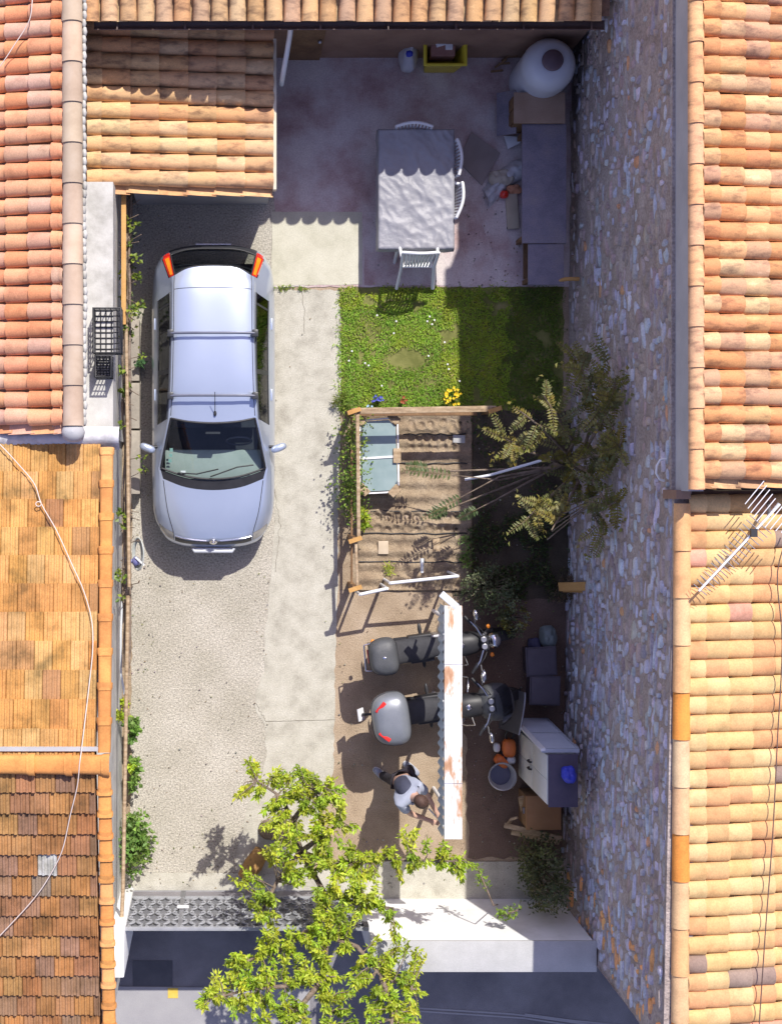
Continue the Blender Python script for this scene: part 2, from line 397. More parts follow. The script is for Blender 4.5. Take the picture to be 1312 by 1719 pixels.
def pal(cs, a=.08, odd=None, po=0.0):
    def f(k, i):
        if odd and rnd.random() < po: return vary(rnd.choice(odd), .08)
        return vary(rnd.choice(cs), a)
    return f
def quad(mb, pts, c=None): mb.add(pts, [(0,1,2,3)], c)

# ------------------------------------------------------------------ house with pink tiles (upper left)
h = thing('house', 'white rendered house with pinkish orange canal tile roof, upper left beside the parked car', 'house', (-3.6, 4.5, 0))
mb = MB(); mb.prism([(-2.2,.50),(-1.482,.50),(-1.482,3.86),(-1.90,3.86),(-1.90,10),(-2.2,10)], 0, 2.2); mb.prism([(-1.9,3.86),(-1.482,3.86),(-1.482,6.1),(-1.9,6.1)], 0, 1.6); mb.prism([(-2.2,.58),(-1.88,.58),(-1.88,10),(-2.2,10)], 2.2, 2.80); mb.prism([(-6,.58),(-2.2,.58),(-2.2,10),(-6,10)], 0, 1.7); mb.build('wall', M['plaster'], h)
Au = Vector((0,-1,0)); slA = R(17)
mb = MB()
palA = pal([(.56,.25,.13),(.54,.27,.155),(.51,.275,.175),(.57,.28,.145),(.48,.285,.20),(.54,.22,.10)], .10)
canal_roof(mb, (-2.04, 9.7, 2.88), (0,-1,0), (-math.cos(slA), 0, -math.sin(slA)), 41, 7, .2235, .318, palA, first=.45)
quad(mb, [(-1.95,9.9,2.82),(-1.95,.64,2.82),(-5.4,.64,1.75),(-5.4,9.9,1.75)], (.2,.13,.09))
rf = mb.build('roof', M['old_tile'], h)
mb = MB(); cap_run(mb, (-1.955, 9.8, 2.90), (-1.93, .64, 2.90), 18, .135, pal([(.95,.95,.95),(1.05,1.02,1),(.88,.88,.9)], .05), flat=.9)
mb.build('ridge_cap', M['cap_tan'], rf)
mb = MB()
for i in range(90):
    y = .70 + i*.103; mb.ell((-1.80 + rnd.uniform(-.012,.01), y, 2.80), (.035,.07,.05), 7, 5)
mb.build('mortar_edge', M['plaster'], rf)
# ------------------------------------------------------------------ house with orange flat tiles (lower left)
h = thing('house', 'house with flat interlocking orange tile roof and ridge, lower left beside the driveway', 'house', (-3.4, -3.4, 0))
mb = MB(); mb.prism([(-6.5,-7.2),(-1.52,-7.2),(-1.52,.50),(-6.5,.50)], 0, 2.35); mb.build('wall', M['plaster'], h)
zB0, zR, yB0, yR, yC1 = 2.50, 3.36, .36, -3.52, -7.35
palB = pal([(.55,.27,.075),(.56,.28,.08),(.51,.255,.075),(.57,.31,.10),(.42,.22,.09),(.58,.34,.13)], .12)
V = Vector((0, yB0-yR, zB0-zR)); L = V.length; n = 11
mb = MB(); flat_roof(mb, (-1.615, yR+.02, zR), (-1,0,0), V, 16, n, .226, L/n, palB, rise=.036)
quad(mb, [(-1.6,yR,zR-.04),(-6,yR,zR-.04),(-6,yB0,zB0-.05),(-1.6,yB0,zB0-.05)], (.2,.12,.06))
rb = mb.build('roof', M['moss_tile'], h)
V = Vector((0, yC1-yR, zB0-.05-zR)); L = V.length; n = 14
palC = pal([(.36,.165,.06),(.39,.18,.06),(.33,.165,.075),(.40,.21,.075),(.30,.17,.10)], .13, [(.42,.42,.42),(.22,.17,.12)], .02)
mb = MB(); flat_roof(mb, (-1.615, yR-.06, zR-.02), (-1,0,0), V, 15, n, .245, L/n, palC, rise=.045, stag=.35, rib=.024)
quad(mb, [(-1.6,yR,zR-.06),(-6,yR,zR-.06),(-6,yC1,zB0-.12),(-1.6,yC1,zB0-.12)], (.16,.09,.05))
rc_ = mb.build('roof', M['moss_tile'], h); rc_['label'] = 'browner wavy tile slope falling to the street'
capO = pal([(.66,.30,.08),(.62,.26,.07),(.70,.34,.12),(.58,.25,.07)], .07)
mb = MB(); cap_run(mb, (-6, yR, zR+.01), (-1.43, yR-.02, zR+.01), 10, .125, capO, sq=.62, collar=.016, flat=.8); mb.build('ridge_cap', M['tile'], rb)
mb = MB(); cap_run(mb, (-1.50, yR+.12, zR+.0), (-1.535, yB0, zB0+.03), 9, .088, capO, sq=.6, collar=.012, flat=.8); mb.build('verge_cap', M['tile'], rb)
mb = MB(); cap_run(mb, (-1.50, yR-.10, zR-.0), (-1.50, yC1, zB0+.0), 13, .088, capO, sq=.6, collar=.014, flat=.8); mb.build('verge_cap', M['tile'], rc_)
mb = MB(); rows = [[Vector((-5.8 + 4.42*i/60, .645 - .30*q + (.02*noise.noise(Vector((i*.4,q*3,1))) if q else 0), 2.42 + .17*math.sin(math.pi*min(1,q*.9+.1)) + .012*noise.noise(Vector((i*.7,q*4,2))))) for q in [j/8 for j in range(9)]] for i in range(61)]; mb.grid(rows); mb.build('flashing', mat('old_whitewash',[(.42,.41,.42),(.62,.61,.62),(.72,.71,.72)],5,.9,.3,30), rb); mb = MB(); mb.box((-4.0, yR+.17, zR+.0), (5.1,.05,.06)); mb.build('mortar_line', M['cement'], rb)
mb = MB(); mb.ell((-1.93,.56,2.90),(.15,.13,.13),12,8); mb.tube([(-1.93,.56,2.6),(-1.93,.56,2.88)],.12,12); mb.build('mortar_cap', M['cement'], rb)
mb = MB(); mb.prism([(-1.72,-6.6),(-1.345,-6.6),(-1.345,-5.98),(-1.72,-5.98)], 0, 2.1); tag(mb.build('gate_pillar', M['white_paint'], bevel=.02), 'white pillar at the left end of the grey gate', 'pillar')

# ------------------------------------------------------------------ house at the top of the yard
h = thing('house', 'house across the top of the yard with buff tiled eave and dark gutter', 'house', (1.6, 7.5, 0))
mb = MB(); mb.prism([(-1.62,6.11),(4.95,6.11),(4.95,11),(-1.62,11)], 0, 2.42); wl = mb.build('wall', M['brown_wall'], h)
palD = pal([(.57,.37,.20),(.60,.39,.20),(.54,.33,.16),(.58,.41,.23),(.50,.34,.21)], .10)
sD = R(16); mb = MB()
canal_roof(mb, (-1.72, 5.83+4.2*math.cos(sD), 2.63+4.2*math.sin(sD)), (1,0,0), (0,-math.cos(sD),-math.sin(sD)), 28, 12, .2325, .35, palD, r=.105, first=1)
quad(mb, [(-1.75,5.9,2.61),(4.9,5.9,2.61),(4.9,9.9,3.76),(-1.75,9.9,3.76)], (.2,.12,.08))
rD = mb.build('roof', M['flame_tile'], h)
mb = MB(); arc = [(math.cos(math.pi + math.pi*j/10)*.06, math.sin(math.pi + math.pi*j/10)*.055) for j in range(11)]
mb.grid([[Vector((x, 5.81+a, 2.538+b)) for a, b in arc] for x in (-1.70, 1.6, 4.86)])
for x in (-1.70, 4.86): mb.add([(x,5.81+a,2.538+b) for a,b in arc], [tuple(range(11))])
mb.tube([(-1.70,5.752,2.54),(4.86,5.752,2.54)], .008, 6)
gt = mb.build('gutter', M['gutter'], h, recalc=False)
for i in range(8):
    x = -1.4+i*.87; mb = MB(); mb.box((x, 5.81, 2.543), (.025,.12,.006)); mb.build('gutter_bracket', M['gutter'], gt)
mb = MB(); mb.tube([(.83,5.80,2.48),(.83,5.78,2.25),(.80,5.60,2.02),(.765,5.42,1.86),(.755,5.36,1.66),(.75,5.34,1.45)], .035, 10); mb.build('downpipe', M['pipe'], h)
mb = MB(); mb.prism([(.85,6.075),(1.36,6.075),(1.36,6.113),(.85,6.113)], 0, 2.0); dr = mb.build('door', M['wood_d'], h, bevel=.008)
mb = MB(); mb.ell((1.30,6.05,1.0),(.03,.03,.03)); mb.build('handle', M['steel'], dr)

# ------------------------------------------------------------------ low shed (rear of the car)
h = thing('shed', 'low lean-to shed with buff canal tiles behind the parked car', 'shed', (-.45, 4.9, 0))
mb = MB(); mb.prism([(-1.30,3.97),(.60,3.97),(.60,6.1),(-1.30,6.1)], 0, 1.44); mb.build('wall', M['cement'], h)
palE = pal([(.58,.36,.19),(.61,.39,.20),(.56,.34,.17),(.62,.43,.24),(.57,.32,.16)], .10)
zl, zr = 1.84, 1.50; V = Vector((.62+1.86, 0, zr-zl)); mb = MB()
canal_roof(mb, (-1.86, 6.0, zl), (0,-1,0), V, 10, 7, .222, V.length/6.5, palE, r=.108)
quad(mb, [(-1.88,6.05,zl-.04),(.60,6.05,zr-.05),(.60,3.90,zr-.05),(-1.88,3.90,zl-.04)], (.2,.13,.09))
rE = mb.build('roof', M['flame_tile'], h)
mb = MB(); mb.box((.655,4.90,1.52),(.045,2.04,.14)); mb.build('fascia', mat('cream_fascia',[(.62,.56,.42),(.7,.64,.5)],4,.7), rE, bevel=.006)
mb = MB(); mb.box((-.35,3.945,1.36),(1.9,.05,.16)); mb.build('lintel', M['cement'], h, bevel=.006)

# ------------------------------------------------------------------ stone house on the right
h = thing('house', 'tall stone walled house along the right side with canal tile roofs', 'house', (6.5, 0, 0))
def wx(y, z): # face of the stone wall
    base = 5.0 - max(0, -y)*.02 + (.02 if y > 4 else 0)
    return base + z*.006 + .05*noise.noise(Vector((y*.6, z*.6, 3)))
rows = []
ny, nz = 150, 44; Y0, Y1, ZT = -6.46, 11.0, 4.93
for i in range(ny+1):
    y = Y0 + (Y1-Y0)*i/ny
    rows.append([Vector((wx(y, ZT*j/nz) + .018*noise.noise(Vector((y*5, j*.6, 1))), y, ZT*j/nz)) for j in range(nz+1)])
mb = MB(); mb.grid(rows)
mb.add([(wx(Y0,0),Y0,0),(11,Y0,0),(11,Y0,ZT),(wx(Y0,ZT),Y0,ZT),(11,Y1,0),(11,Y1,ZT),(wx(Y1,0),Y1,0),(wx(Y1,ZT),Y1,ZT)], [(0,1,2,3),(1,4,5,2),(4,6,7,5)])
r5 = random.Random(21)
z = .06
while z < ZT-.03:
    hh = r5.choice((.06,.09,.12,.16,.20))*r5.uniform(.85,1.15); y = Y0 + r5.uniform(0,.2)
    while y < 10.5:
        ln = r5.choice((.08,.13,.20,.30))*r5.uniform(.8,1.25)
        dens = .92 if y < -1 else (.76 if y < 1.5 else .66)
        if z < .9: dens *= .7
        nz_ = noise.noise(Vector((y*.9, z*1.4, 7)))
        if r5.random() < dens + nz_*.35 and y+ln < 10.9:
            n_ = 8; cy, cz = y+ln/2, z+hh/2 + r5.uniform(-.035,.035); out = []; top = []
            tk = r5.uniform(.004,.030); tl = r5.uniform(-.18,.18); hs = hh*r5.uniform(.7,1.5)
            for j in range(n_):
                t = 2*math.pi*j/n_ + r5.uniform(-.3,.3); q = r5.uniform(.5,1.1)
                a, b = math.cos(t)*ln*.54*q, math.sin(t)*hs*.5*q
                yy = cy + a; zz = min(ZT-.01, max(.01, cz + b + a*tl))
                x = wx(yy, zz); out.append(Vector((x+.02, yy, zz))); top.append(Vector((x-tk, cy+(yy-cy)*.84, cz+(zz-cz)*.78)))
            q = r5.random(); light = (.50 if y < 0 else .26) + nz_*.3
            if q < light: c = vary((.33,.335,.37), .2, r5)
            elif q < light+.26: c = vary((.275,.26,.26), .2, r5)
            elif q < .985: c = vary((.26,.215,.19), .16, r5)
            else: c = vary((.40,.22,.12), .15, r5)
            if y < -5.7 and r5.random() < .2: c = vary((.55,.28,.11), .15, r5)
            k = len(out); cen = sum(top, Vector())/k - Vector((.006,0,0))
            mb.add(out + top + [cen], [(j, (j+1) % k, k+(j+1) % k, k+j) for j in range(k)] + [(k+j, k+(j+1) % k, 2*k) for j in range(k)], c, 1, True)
        y += ln*r5.uniform(.8,1.1) + .004
    z += hh*r5.uniform(.7,1.0)
wall = mb.build('wall', [M['mortar'], M['stone']], h)
mb = MB(); mb.prism([(5.035,-.16),(5.20,-.16),(5.20,11),(5.035,11)], 4.94, 5.40); mb.prism([(5.20,-.16),(9,-.16),(9,-.02),(5.20,-.02)], 3.9, 4.5); mb.build('rendered_band', M['cement'], h)
palU = pal([(.58,.28,.12),(.60,.34,.16),(.62,.41,.22),(.56,.26,.11),(.50,.30,.18)], .10)
sR = R(14); mb = MB()
canal_roof(mb, (5.15, 10.9, 5.45), (0,-1,0), (math.cos(sR),0,-math.sin(sR)), 55, 9, .2005, .305, palU, r=.102, first=.6)
quad(mb, [(5.1,11,5.40),(8.5,11,4.6),(8.5,-.12,4.6),(5.1,-.12,5.40)], (.2,.12,.08))
rU = mb.build('roof', M['flame_tile'], h)
mb = MB(); cap_run(mb, (5.085, 10.9, 5.45), (5.105, -.14, 5.45), 25, .09, pal([(.66,.36,.18),(.62,.38,.22),(.60,.40,.26),(.68,.40,.2)], .06)); mb.build('ridge_cap', M['flame_tile'], rU)
palL = pal([(.60,.36,.15),(.63,.40,.165),(.60,.365,.16),(.58,.30,.135),(.64,.43,.20)], .07, [(.27,.19,.15),(.27,.19,.15),(.58,.30,.2)], .085)
mb = MB()
canal_roof(mb, (5.14, -.30, 5.0), (0,-1,0), (math.cos(sR),0,-math.sin(sR)), 31, 9, .2060, .29, palL, r=.106, first=.7, hg=.60)
quad(mb, [(5.1,-.16,4.95),(8.5,-.16,4.1),(8.5,-6.6,4.1),(5.1,-6.6,4.95)], (.2,.12,.08))
mb2 = MB(); mb2.prism([(5.12,7.4),(5.62,7.4),(5.62,7.9),(5.12,7.9)], 5.2, 6.28); mb2.prism([(5.08,7.36),(5.66,7.36),(5.66,7.94),(5.08,7.94)], 6.28, 6.36); mb2.build('chimney', M['brown_wall'], rU)
rL = mb.build('roof', M['tile'], h); rL['label'] = 'lower roof slope of pale yellow tiles with a few brown ones'
mb = MB(); cap_run(mb, (5.09, -.30, 5.0), (5.06, -6.62, 5.0), 12, .100, pal([(.68,.38,.17),(.66,.42,.22),(.64,.44,.26)], .06, [(.72,.28,.05)], .1)); mb.build('ridge_cap', M['tile'], rL)
mb = MB(); mb.box((5.06,-.20,4.9),(.16,.10,.5)); mb.build('flashing', M['brown_wall'], h)
mb = MB(); mb.prism([(4.885,-6.47),(5.22,-6.47),(5.22,-.25),(5.01,-.25)], 4.90, 4.985); mb.prism([(4.99,-.24),(5.22,-.24),(5.22,10.9),(5.02,10.9)], 4.90, 4.938); mb.build('eave_course', M['mortar'], h)
mb = MB(); mb.tube([(5.0,.20,4.72),(4.93,.19,4.72),(4.89,.12,4.72),(4.89,.04,4.70),(4.94,-.03,4.66),(5.0,-.05,4.64)], .014, 8)
tag(mb.build('bracket', M['white_metal']), 'white curved hook fixed high on the stone wall near the roof step', 'bracket')
mb = MB(); mb.tube([(4.99,2.80,.62),(4.86,2.80,.64),(4.80,2.80,.60),(4.62,2.76,.52)], .028, 8)
o = tag(mb.build('pipe', M['wood_o']), 'short rusty pipe spout sticking out of the stone wall', 'pipe')

# ------------------------------------------------------------------ boundary wall and gate at the street
mb = MB(); mb.prism([(1.93,-6.16),(4.86,-6.16),(4.86,-6.50),(1.93,-6.50)], 0, 1.96); bw = mb.build('boundary_wall', M['white_paint']); tag(bw, 'white boundary wall with grey coping between the gate and the stone house', 'wall')
mb = MB(); mb.box((3.40,-6.345,2.0),(2.98,.41,.05)); mb.build('coping', M['coping'], bw, bevel=.008)
gtn = thing('gate', 'grey metal driveway gate with scroll ornament facing the yard', 'gate', (.2,-6.03,0))
gx0, gx1, gy, gz = -1.42, 1.90, -6.03, 1.84
mb = MB(); mb.box(((gx0+gx1)/2, gy-.012, .98), (gx1-gx0, .008, 1.62)); mb.build('sheet', M['gate_grey'], gtn)
mb = MB()
for zz in (.14, .42, gz): mb.box(((gx0+gx1)/2, gy, zz), (gx1-gx0, .05, .05))
mb.build('frame', M['gate_light'], gtn, bevel=.006)
for x in (gx0+.03, -.62, .62, gx1-.03): mb = MB(); mb.box((x, gy+.003, .98), (.07,.054,1.66)); mb.build('upright', M['gate_grey'], gtn, bevel=.006)
mb = MB(); mb.box(((gx0+gx1)/2, gy+.006,.28),(gx1-gx0-.1,.03,.24)); mb.build('kick_panel', mat('gate_kick',[(.20,.19,.21),(.26,.25,.27)],3,.5), gtn)
mb = MB()
x = gx0+.14; i = 0
while x < gx1-.1:
    for j, zz in enumerate((.58,.82,1.06,1.30,1.54,1.72)):
        s_ = 1 if (i+j) % 2 else -1
        pts = [(x + s_*.045*math.cos(t*1.5*math.pi)*(1-.3*t), gy+.022, zz + (t-.5)*.20 + .02*math.sin(t*7)) for t in [k/8 for k in range(9)]]
        mb.tube(pts, .015, 5)
        mb.ell((x - s_*.03, gy+.02, zz+.09), (.022,.014,.022), 6, 4)
    x += .118; i += 1
mb.build('scrollwork', M['gate_light'], gtn)
mb = MB(); mb.box((-.60,gy+.06,1.05),(.16,.03,.05)); mb.build('handle', M['white_metal'], gtn)

# ------------------------------------------------------------------ silver car
CX = -.184
M['paint'] = mat('silver_paint', [(.50,.57,.71),(.53,.60,.74)], 2, .30, metal=.5, coat=.9)
M['trim'] = mat('dark_trim', [(.03,.032,.036),(.05,.052,.058)], 4, .4)
M['glass_dark'] = glass('car_side_glass', (.42,.46,.44), 1.6, .05)
M['glass_wind'] = glass('windscreen_glass', (.84,.90,.90), 1.2)
M['lamp'] = mat('headlamp_lens', [(.40,.38,.32),(.5,.48,.42)], 8, .15, coat=1)
M['inside'] = mat('car_interior', [(.05,.055,.075),(.085,.09,.11)], 4, .9)
M['dash'] = mat('dashboard', [(.26,.31,.28),(.33,.38,.35)], 4, .8)
car = thing('car', 'silver hatchback car with roof bars parked on the gravel drive', 'car', (CX, 1.1, 0))
ST = [
 [(0,3.24,.33),(.35,3.23,.33),(.6,3.17,.33),(.7,3.10,.33),(.76,3.0,.33),(.79,2.92,.33),(.8,2.85,.22)],
 [(0,3.28,.5),(.35,3.27,.5),(.62,3.2,.5),(.74,3.1,.5),(.80,2.98,.5),(.83,2.88,.42),(.82,2.8,.22)],
 [(0,3.26,.74),(.35,3.25,.74),(.62,3.18,.74),(.735,3.09,.73),(.81,2.95,.71),(.845,2.84,.55),(.83,2.72,.22)],
 [(0,3.19,.96),(.35,3.175,.955),(.60,3.10,.94),(.715,3.03,.92),(.795,2.88,.86),(.855,2.74,.6),(.84,2.6,.22)],
 [(0,2.88,1.345),(.32,2.855,1.34),(.525,2.76,1.30),(.61,2.73,1.20),(.775,2.66,.92),(.865,2.55,.62),(.845,2.4,.22)],
 [(0,2.58,1.415),(.32,2.575,1.41),(.53,2.56,1.36),(.59,2.53,1.27),(.775,2.45,.93),(.87,2.3,.62),(.85,2.1,.22)],
 [(0,1.95,1.45),(.32,1.95,1.445),(.535,1.95,1.40),(.585,1.95,1.33),(.768,1.93,.93),(.872,1.9,.62),(.855,1.8,.22)],
 [(0,1.3,1.44),(.33,1.3,1.435),(.55,1.3,1.395),(.60,1.3,1.325),(.77,1.3,.925),(.872,1.28,.62),(.855,1.2,.22)],
 [(0,.745,1.37),(.33,.765,1.365),(.575,.81,1.33),(.632,.79,1.27),(.78,.72,.915),(.872,.66,.62),(.855,.55,.22)],
 [(0,-.06,.945),(.38,-.02,.94),(.735,.10,.91),(.772,.13,.90),(.80,.16,.88),(.87,.15,.62),(.855,.1,.22)],
 [(0,-.19,.915),(.38,-.15,.91),(.70,-.03,.885),(.765,-.0,.865),(.805,.02,.835),(.868,.02,.62),(.85,-.05,.22)],
 [(0,-.55,.85),(.38,-.53,.845),(.64,-.47,.815),(.75,-.44,.775),(.80,-.42,.73),(.855,-.40,.58),(.84,-.4,.22)],
 [(0,-.87,.745),(.36,-.85,.74),(.56,-.79,.705),(.69,-.72,.67),(.765,-.66,.63),(.825,-.60,.52),(.815,-.6,.22)],
 [(0,-.965,.61),(.36,-.95,.61),(.56,-.90,.595),(.68,-.83,.575),(.755,-.74,.55),(.80,-.66,.45),(.80,-.64,.22)],
 [(0,-1.01,.46),(.36,-1.0,.46),(.57,-.945,.46),(.675,-.875,.455),(.745,-.78,.44),(.78,-.68,.38),(.785,-.65,.22)],
 [(0,-.98,.2),(.36,-.96,.2),(.55,-.9,.2),(.65,-.84,.2),(.71,-.76,.2),(.74,-.7,.2),(.76,-.66,.2)],
]
NS, NC, SUB = len(ST), 7, 5
def crom(a, b, c, d, t):
    return .5*((2*b) + (c-a)*t + (2*a-5*b+4*c-d)*t*t + (-a+3*b-3*c+d)*t**3)
def spt(u, v):  # u along stations, v across (v may be negative: mirrored)
    sg = -1 if v < 0 else 1; v = abs(v)
    i = min(int(u), NS-2); tu = u-i
    def rowp(k):
        k = max(0, min(NS-1, k)); r_ = [Vector(p) for p in ST[k]]
        j = min(int(v), NC-2); tv = v-j
        g_ = lambda q: (Vector((-r_[1].x, r_[1].y, r_[1].z)) if q < 0 else r_[min(q, NC-1)])
        # keep the roof-rail and belt creases: linear next to them
        if j in (3,): return r_[3].lerp(r_[4], tv)
        return crom(g_(j-1), g_(j), g_(j+1), g_(j+2) if j+2 < NC else g_(j+1), tv)
    a, b, c, d = rowp(i-1), rowp(i), rowp(i+1), rowp(i+2)
    if i in (3, 8, 9): p = b.lerp(c, tu); cv = .03*math.sin(math.pi*tu) if i in (3,8) else 0; p.z += cv*(1 if i == 8 else .6)*max(0, 1-abs(v)/2.6)
    else:
        if i in (4, 10): a = b*2 - c if i == 4 else a
        if i == 7: d = c*2 - b
        if i == 2: d = c*2 - b
        if i == 10: a = b*2 - c
        p = crom(a, b, c, d, tu)
    return Vector((CX + sg*p.x, p.y, p.z))
def patch(mb, u0, u1, v0, v1, off=0.0, nu=None, nv=None, m=0):
    nu = nu or max(1, int(round((u1-u0)*SUB))); nv = nv or max(1, int(round(abs(v1-v0)*SUB)))
    rows = []
    for i in range(nu+1):
        row = []
        for j in range(nv+1):
            u, v = u0 + (u1-u0)*i/nu, v0 + (v1-v0)*j/nv
            p = spt(u, v)
            if off:
                e = 1e-2; n_ = (spt(min(u+e, NS-1.001), v)-spt(max(u-e,0), v)).cross(spt(u, v+e)-spt(u, v-e))
                if n_.length > 0:
                    n_.normalize(); out = p - Vector((CX, min(max(p.y,-.5),2.7), .6))
                    if n_.dot(out) < 0: n_ = -n_
                    p = p + n_*off
            row.append(p)
        rows.append(row)
    mb.grid(rows, m=m)
# body shell = all cells except the ones that are other parts
holes = set()
for j in (0, 1): holes |= {(3, j), (8, j), (9, j), (10, j), (11, j), (2, j)}
holes |= {(3, 2), (12, 2), (12, 3)}
for i in (5, 6, 7): holes.add((i, 3))
mb = MB()
for i in range(NS-1):
    for j in range(NC-1):
        if (i, j) in holes or (j >= 4 and 5 <= i <= 8): continue
        for sg in (1, -1): patch(mb, i, i+1, sg*j, sg*(j+1))
for sg in (1, -1): patch(mb, 8, 9, sg*2, sg*2.001)
body = mb.build('body', M['paint'], car, weld=True)
mb = MB()
for sg in (1, -1): patch(mb, 10, 12, 0, sg*2)
hood = mb.build('hood', M['paint'], car, weld=True)
mb = MB(); [patch(mb, 2, 3, 0, sg*2) for sg in (1,-1)]; mb.build('tailgate', M['trim'], car, weld=True)
mb = MB(); [patch(mb, 9, 10, 0, sg*2) for sg in (1,-1)]; cowl = mb.build('cowl', M['black'], car, weld=True)
mb = MB(); [patch(mb, 8, 9, 0, sg*2) for sg in (1,-1)]; ws = mb.build('windscreen', M['glass_wind'], car, weld=True)
mb = MB(); [patch(mb, 3, 4, 0, sg*2) for sg in (1,-1)]; rg = mb.build('rear_window', M['glass_dark'], car, weld=True)
def strip_uv(mb, uv, wd, off=.004, n=1):  # thin line lying on the shell
    pts = []
    for (a, b), (c, d) in zip(uv[:-1], uv[1:]):
        for k in range(10): t = k/10; pts.append(spt(a+(c-a)*t, b+(d-b)*t) + Vector((0,0,off)))
    pts.append(spt(*uv[-1]) + Vector((0,0,off))); mb.tube(pts, wd, 6)
mb = MB(); strip_uv(mb, [(8.97,-1.98),(8.02,-1.98),(8.02,0),(8.02,1.98),(8.97,1.98),(8.97,0),(8.97,-1.98)], .016, 0); mb.build('window_seal', M['black'], ws)
mb = MB(); strip_uv(mb, [(3.97,-1.98),(3.97,0),(3.97,1.98),(3.04,1.98),(3.04,0),(3.04,-1.98),(3.97,-1.98)], .012, 0); mb.build('window_seal', M['black'], rg)
for sg in (1, -1):
    mb = MB(); patch(mb, 3.02, 3.98, sg*2.02, sg*2.9); patch(mb, 2.6, 3.02, sg*2.02, sg*2.75, .004)
    tl = mb.build('tail_light', M['red'], car)
    mb = MB(); patch(mb, 3.12, 3.93, sg*2.15, sg*2.62, .006); mb.build('amber_lens', M['amber'], tl)
    mb = MB(); patch(mb, 12.02, 12.98, sg*2.05, sg*3.95); mb.build('headlight', M['lamp'], car)
    mb = MB(); patch(mb, 7, 9, sg*4, sg*6); dr = mb.build('door', M['paint'], car); 
    mb = MB(); p = spt(7.25, sg*4.35); mb.box(p, (.03,.16,.025)); mb.build('handle', M['paint'], dr, bevel=.008)
    mb = MB(); patch(mb, 5, 7, sg*4, sg*6); dr = mb.build('door', M['paint'], car)
    mb = MB(); p = spt(5.6, sg*4.35); mb.box(p, (.03,.16,.025)); mb.build('handle', M['paint'], dr, bevel=.008)
    for (u0, u1) in ((5.0, 5.28), (5.34, 6.72), (6.82, 7.98)):
        mb = MB(); patch(mb, u0, u1, sg*3.04, sg*3.97); mb.build('side_window', M['glass_dark'], car)
    mb = MB(); [patch(mb, a, b, sg*3, sg*4, .003) for a, b in ((5.28,5.34),(6.72,6.82))]
    for k in range(1):
        strip_uv(mb, [(5,sg*3),(6,sg*3),(7,sg*3),(8,sg*3)], .014, 0); strip_uv(mb, [(8,sg*3.97),(7,sg*3.97),(6,sg*3.97),(5,sg*3.97)], .010, 0)
    mb.build('window_trim', M['trim'], car)
    mb = MB(); strip_uv(mb, [(4.02,sg*2),(5,sg*2),(6,sg*2),(7,sg*2),(7.95,sg*2)], .006, -.001); mb.build('roof_groove', M['trim'], body)
    mb = MB(); strip_uv(mb, [(10.05,sg*2.0),(11,sg*2.0),(12,sg*2.0)], .006, -.001); mb.build('hood_seam', M['trim'], body)
    # mirror
    Mr = Matrix.Rotation(sg*R(22), 3, 'Z')
    mb = MB(); mb.ell((CX+sg*.915, .40, .95), (.115,.055,.07), 16, 9, Mr, p=.75); mr = mb.build('mirror', M['paint'], car)
    mb = MB(); mb.tube([(CX+sg*.76,.42,.91),(CX+sg*.86,.41,.92)], .022, 8); mb.build('mirror_arm', M['black'], mr)
    # wheels
    for yy in (2.42, -.20):
        Mw = Matrix.Rotation(R(90), 3, 'Y')
        mb = MB(); mb.lathe((CX+sg*.73, yy, .305), [(.20,-.09),(.285,-.09),(.305,-.06),(.305,.06),(.285,.09),(.20,.09)], 28, Mw); wh = mb.build('wheel', M['rubber'], car)
        mb = MB(); mb.lathe((CX+sg*.73, yy, .305), [(.05,.085),(.15,.075),(.205,.088)], 20, Mw); mb.lathe((CX+sg*.73, yy, .305), [(.05,-.085),(.15,-.075),(.205,-.088)], 20, Mw); mb.build('rim', M['steel'], wh)
mb = MB(); strip_uv(mb, [(5.0,-1.95),(5.0,0),(5.0,1.95)], .005, -.001); mb.build('hatch_seam', M['trim'], body)
# grille, emblem, plates, roof bars, aerial, wipers, cabin
mb = MB(); patch(mb, 12.35, 12.95, -1.9, 1.9, .006); gr = mb.build('grille', M['trim'], car)
mb = MB(); strip_uv(mb, [(12.25,-1.9),(12.18,-1),(12.25,-.25)], .009, .006); strip_uv(mb, [(12.25,.25),(12.18,1),(12.25,1.9)], .009, .006); mb.build('grille_bar', M['chrome'], gr)
mb = MB(); p = spt(12.25, 0); mb.lathe(p + Vector((0,-.012,.012)), [(.035,-.008),(.055,-.006),(.060,.004),(.045,.012)], 20, Matrix.Rotation(R(50),3,'X')); mb.ell(p + Vector((.0,-.02,.02)),(.03,.012,.02),10,6); mb.build('emblem', M['chrome'], car)
mb = MB(); mb.box((CX, -1.03, .47), (.52,.025,.11)); fp = mb.build('number_plate', M['white_metal'], car, bevel=.005)
mb = MB(); mb.tube([(CX-.29,-1.02,.54),(CX-.27,-1.06,.545),(CX+.27,-1.06,.545),(CX+.29,-1.02,.54)], .028, 8); mb.build('bumper_strip', M['pipe'], car)
mb = MB(); mb.box((CX, 3.285, .62), (.50,.015,.11)); mb.build('number_plate', M['white_metal'], car)
for u, zz in ((6.0, 0), (7.27, 0)):
    y = 1.95 if u == 6.0 else 1.10
    mb = MB(); mb.tube([(CX-.60,y,1.485),(CX-.3,y,1.53),(CX,y,1.535),(CX+.3,y,1.53),(CX+.60,y,1.485)], .017, 8)
    bar = mb.build('roof_bar', mat('bar_dark_steel',[(.10,.11,.16),(.14,.15,.2)],4,.4) if u == 6.0 else bar.data.materials[0], car)
    for sg in (1,-1):
        mb = MB(); mb.box((CX+sg*.575,y,1.44),(.085,.10,.13)); mb.build('bar_foot', M['trim'], bar, bevel=.018)
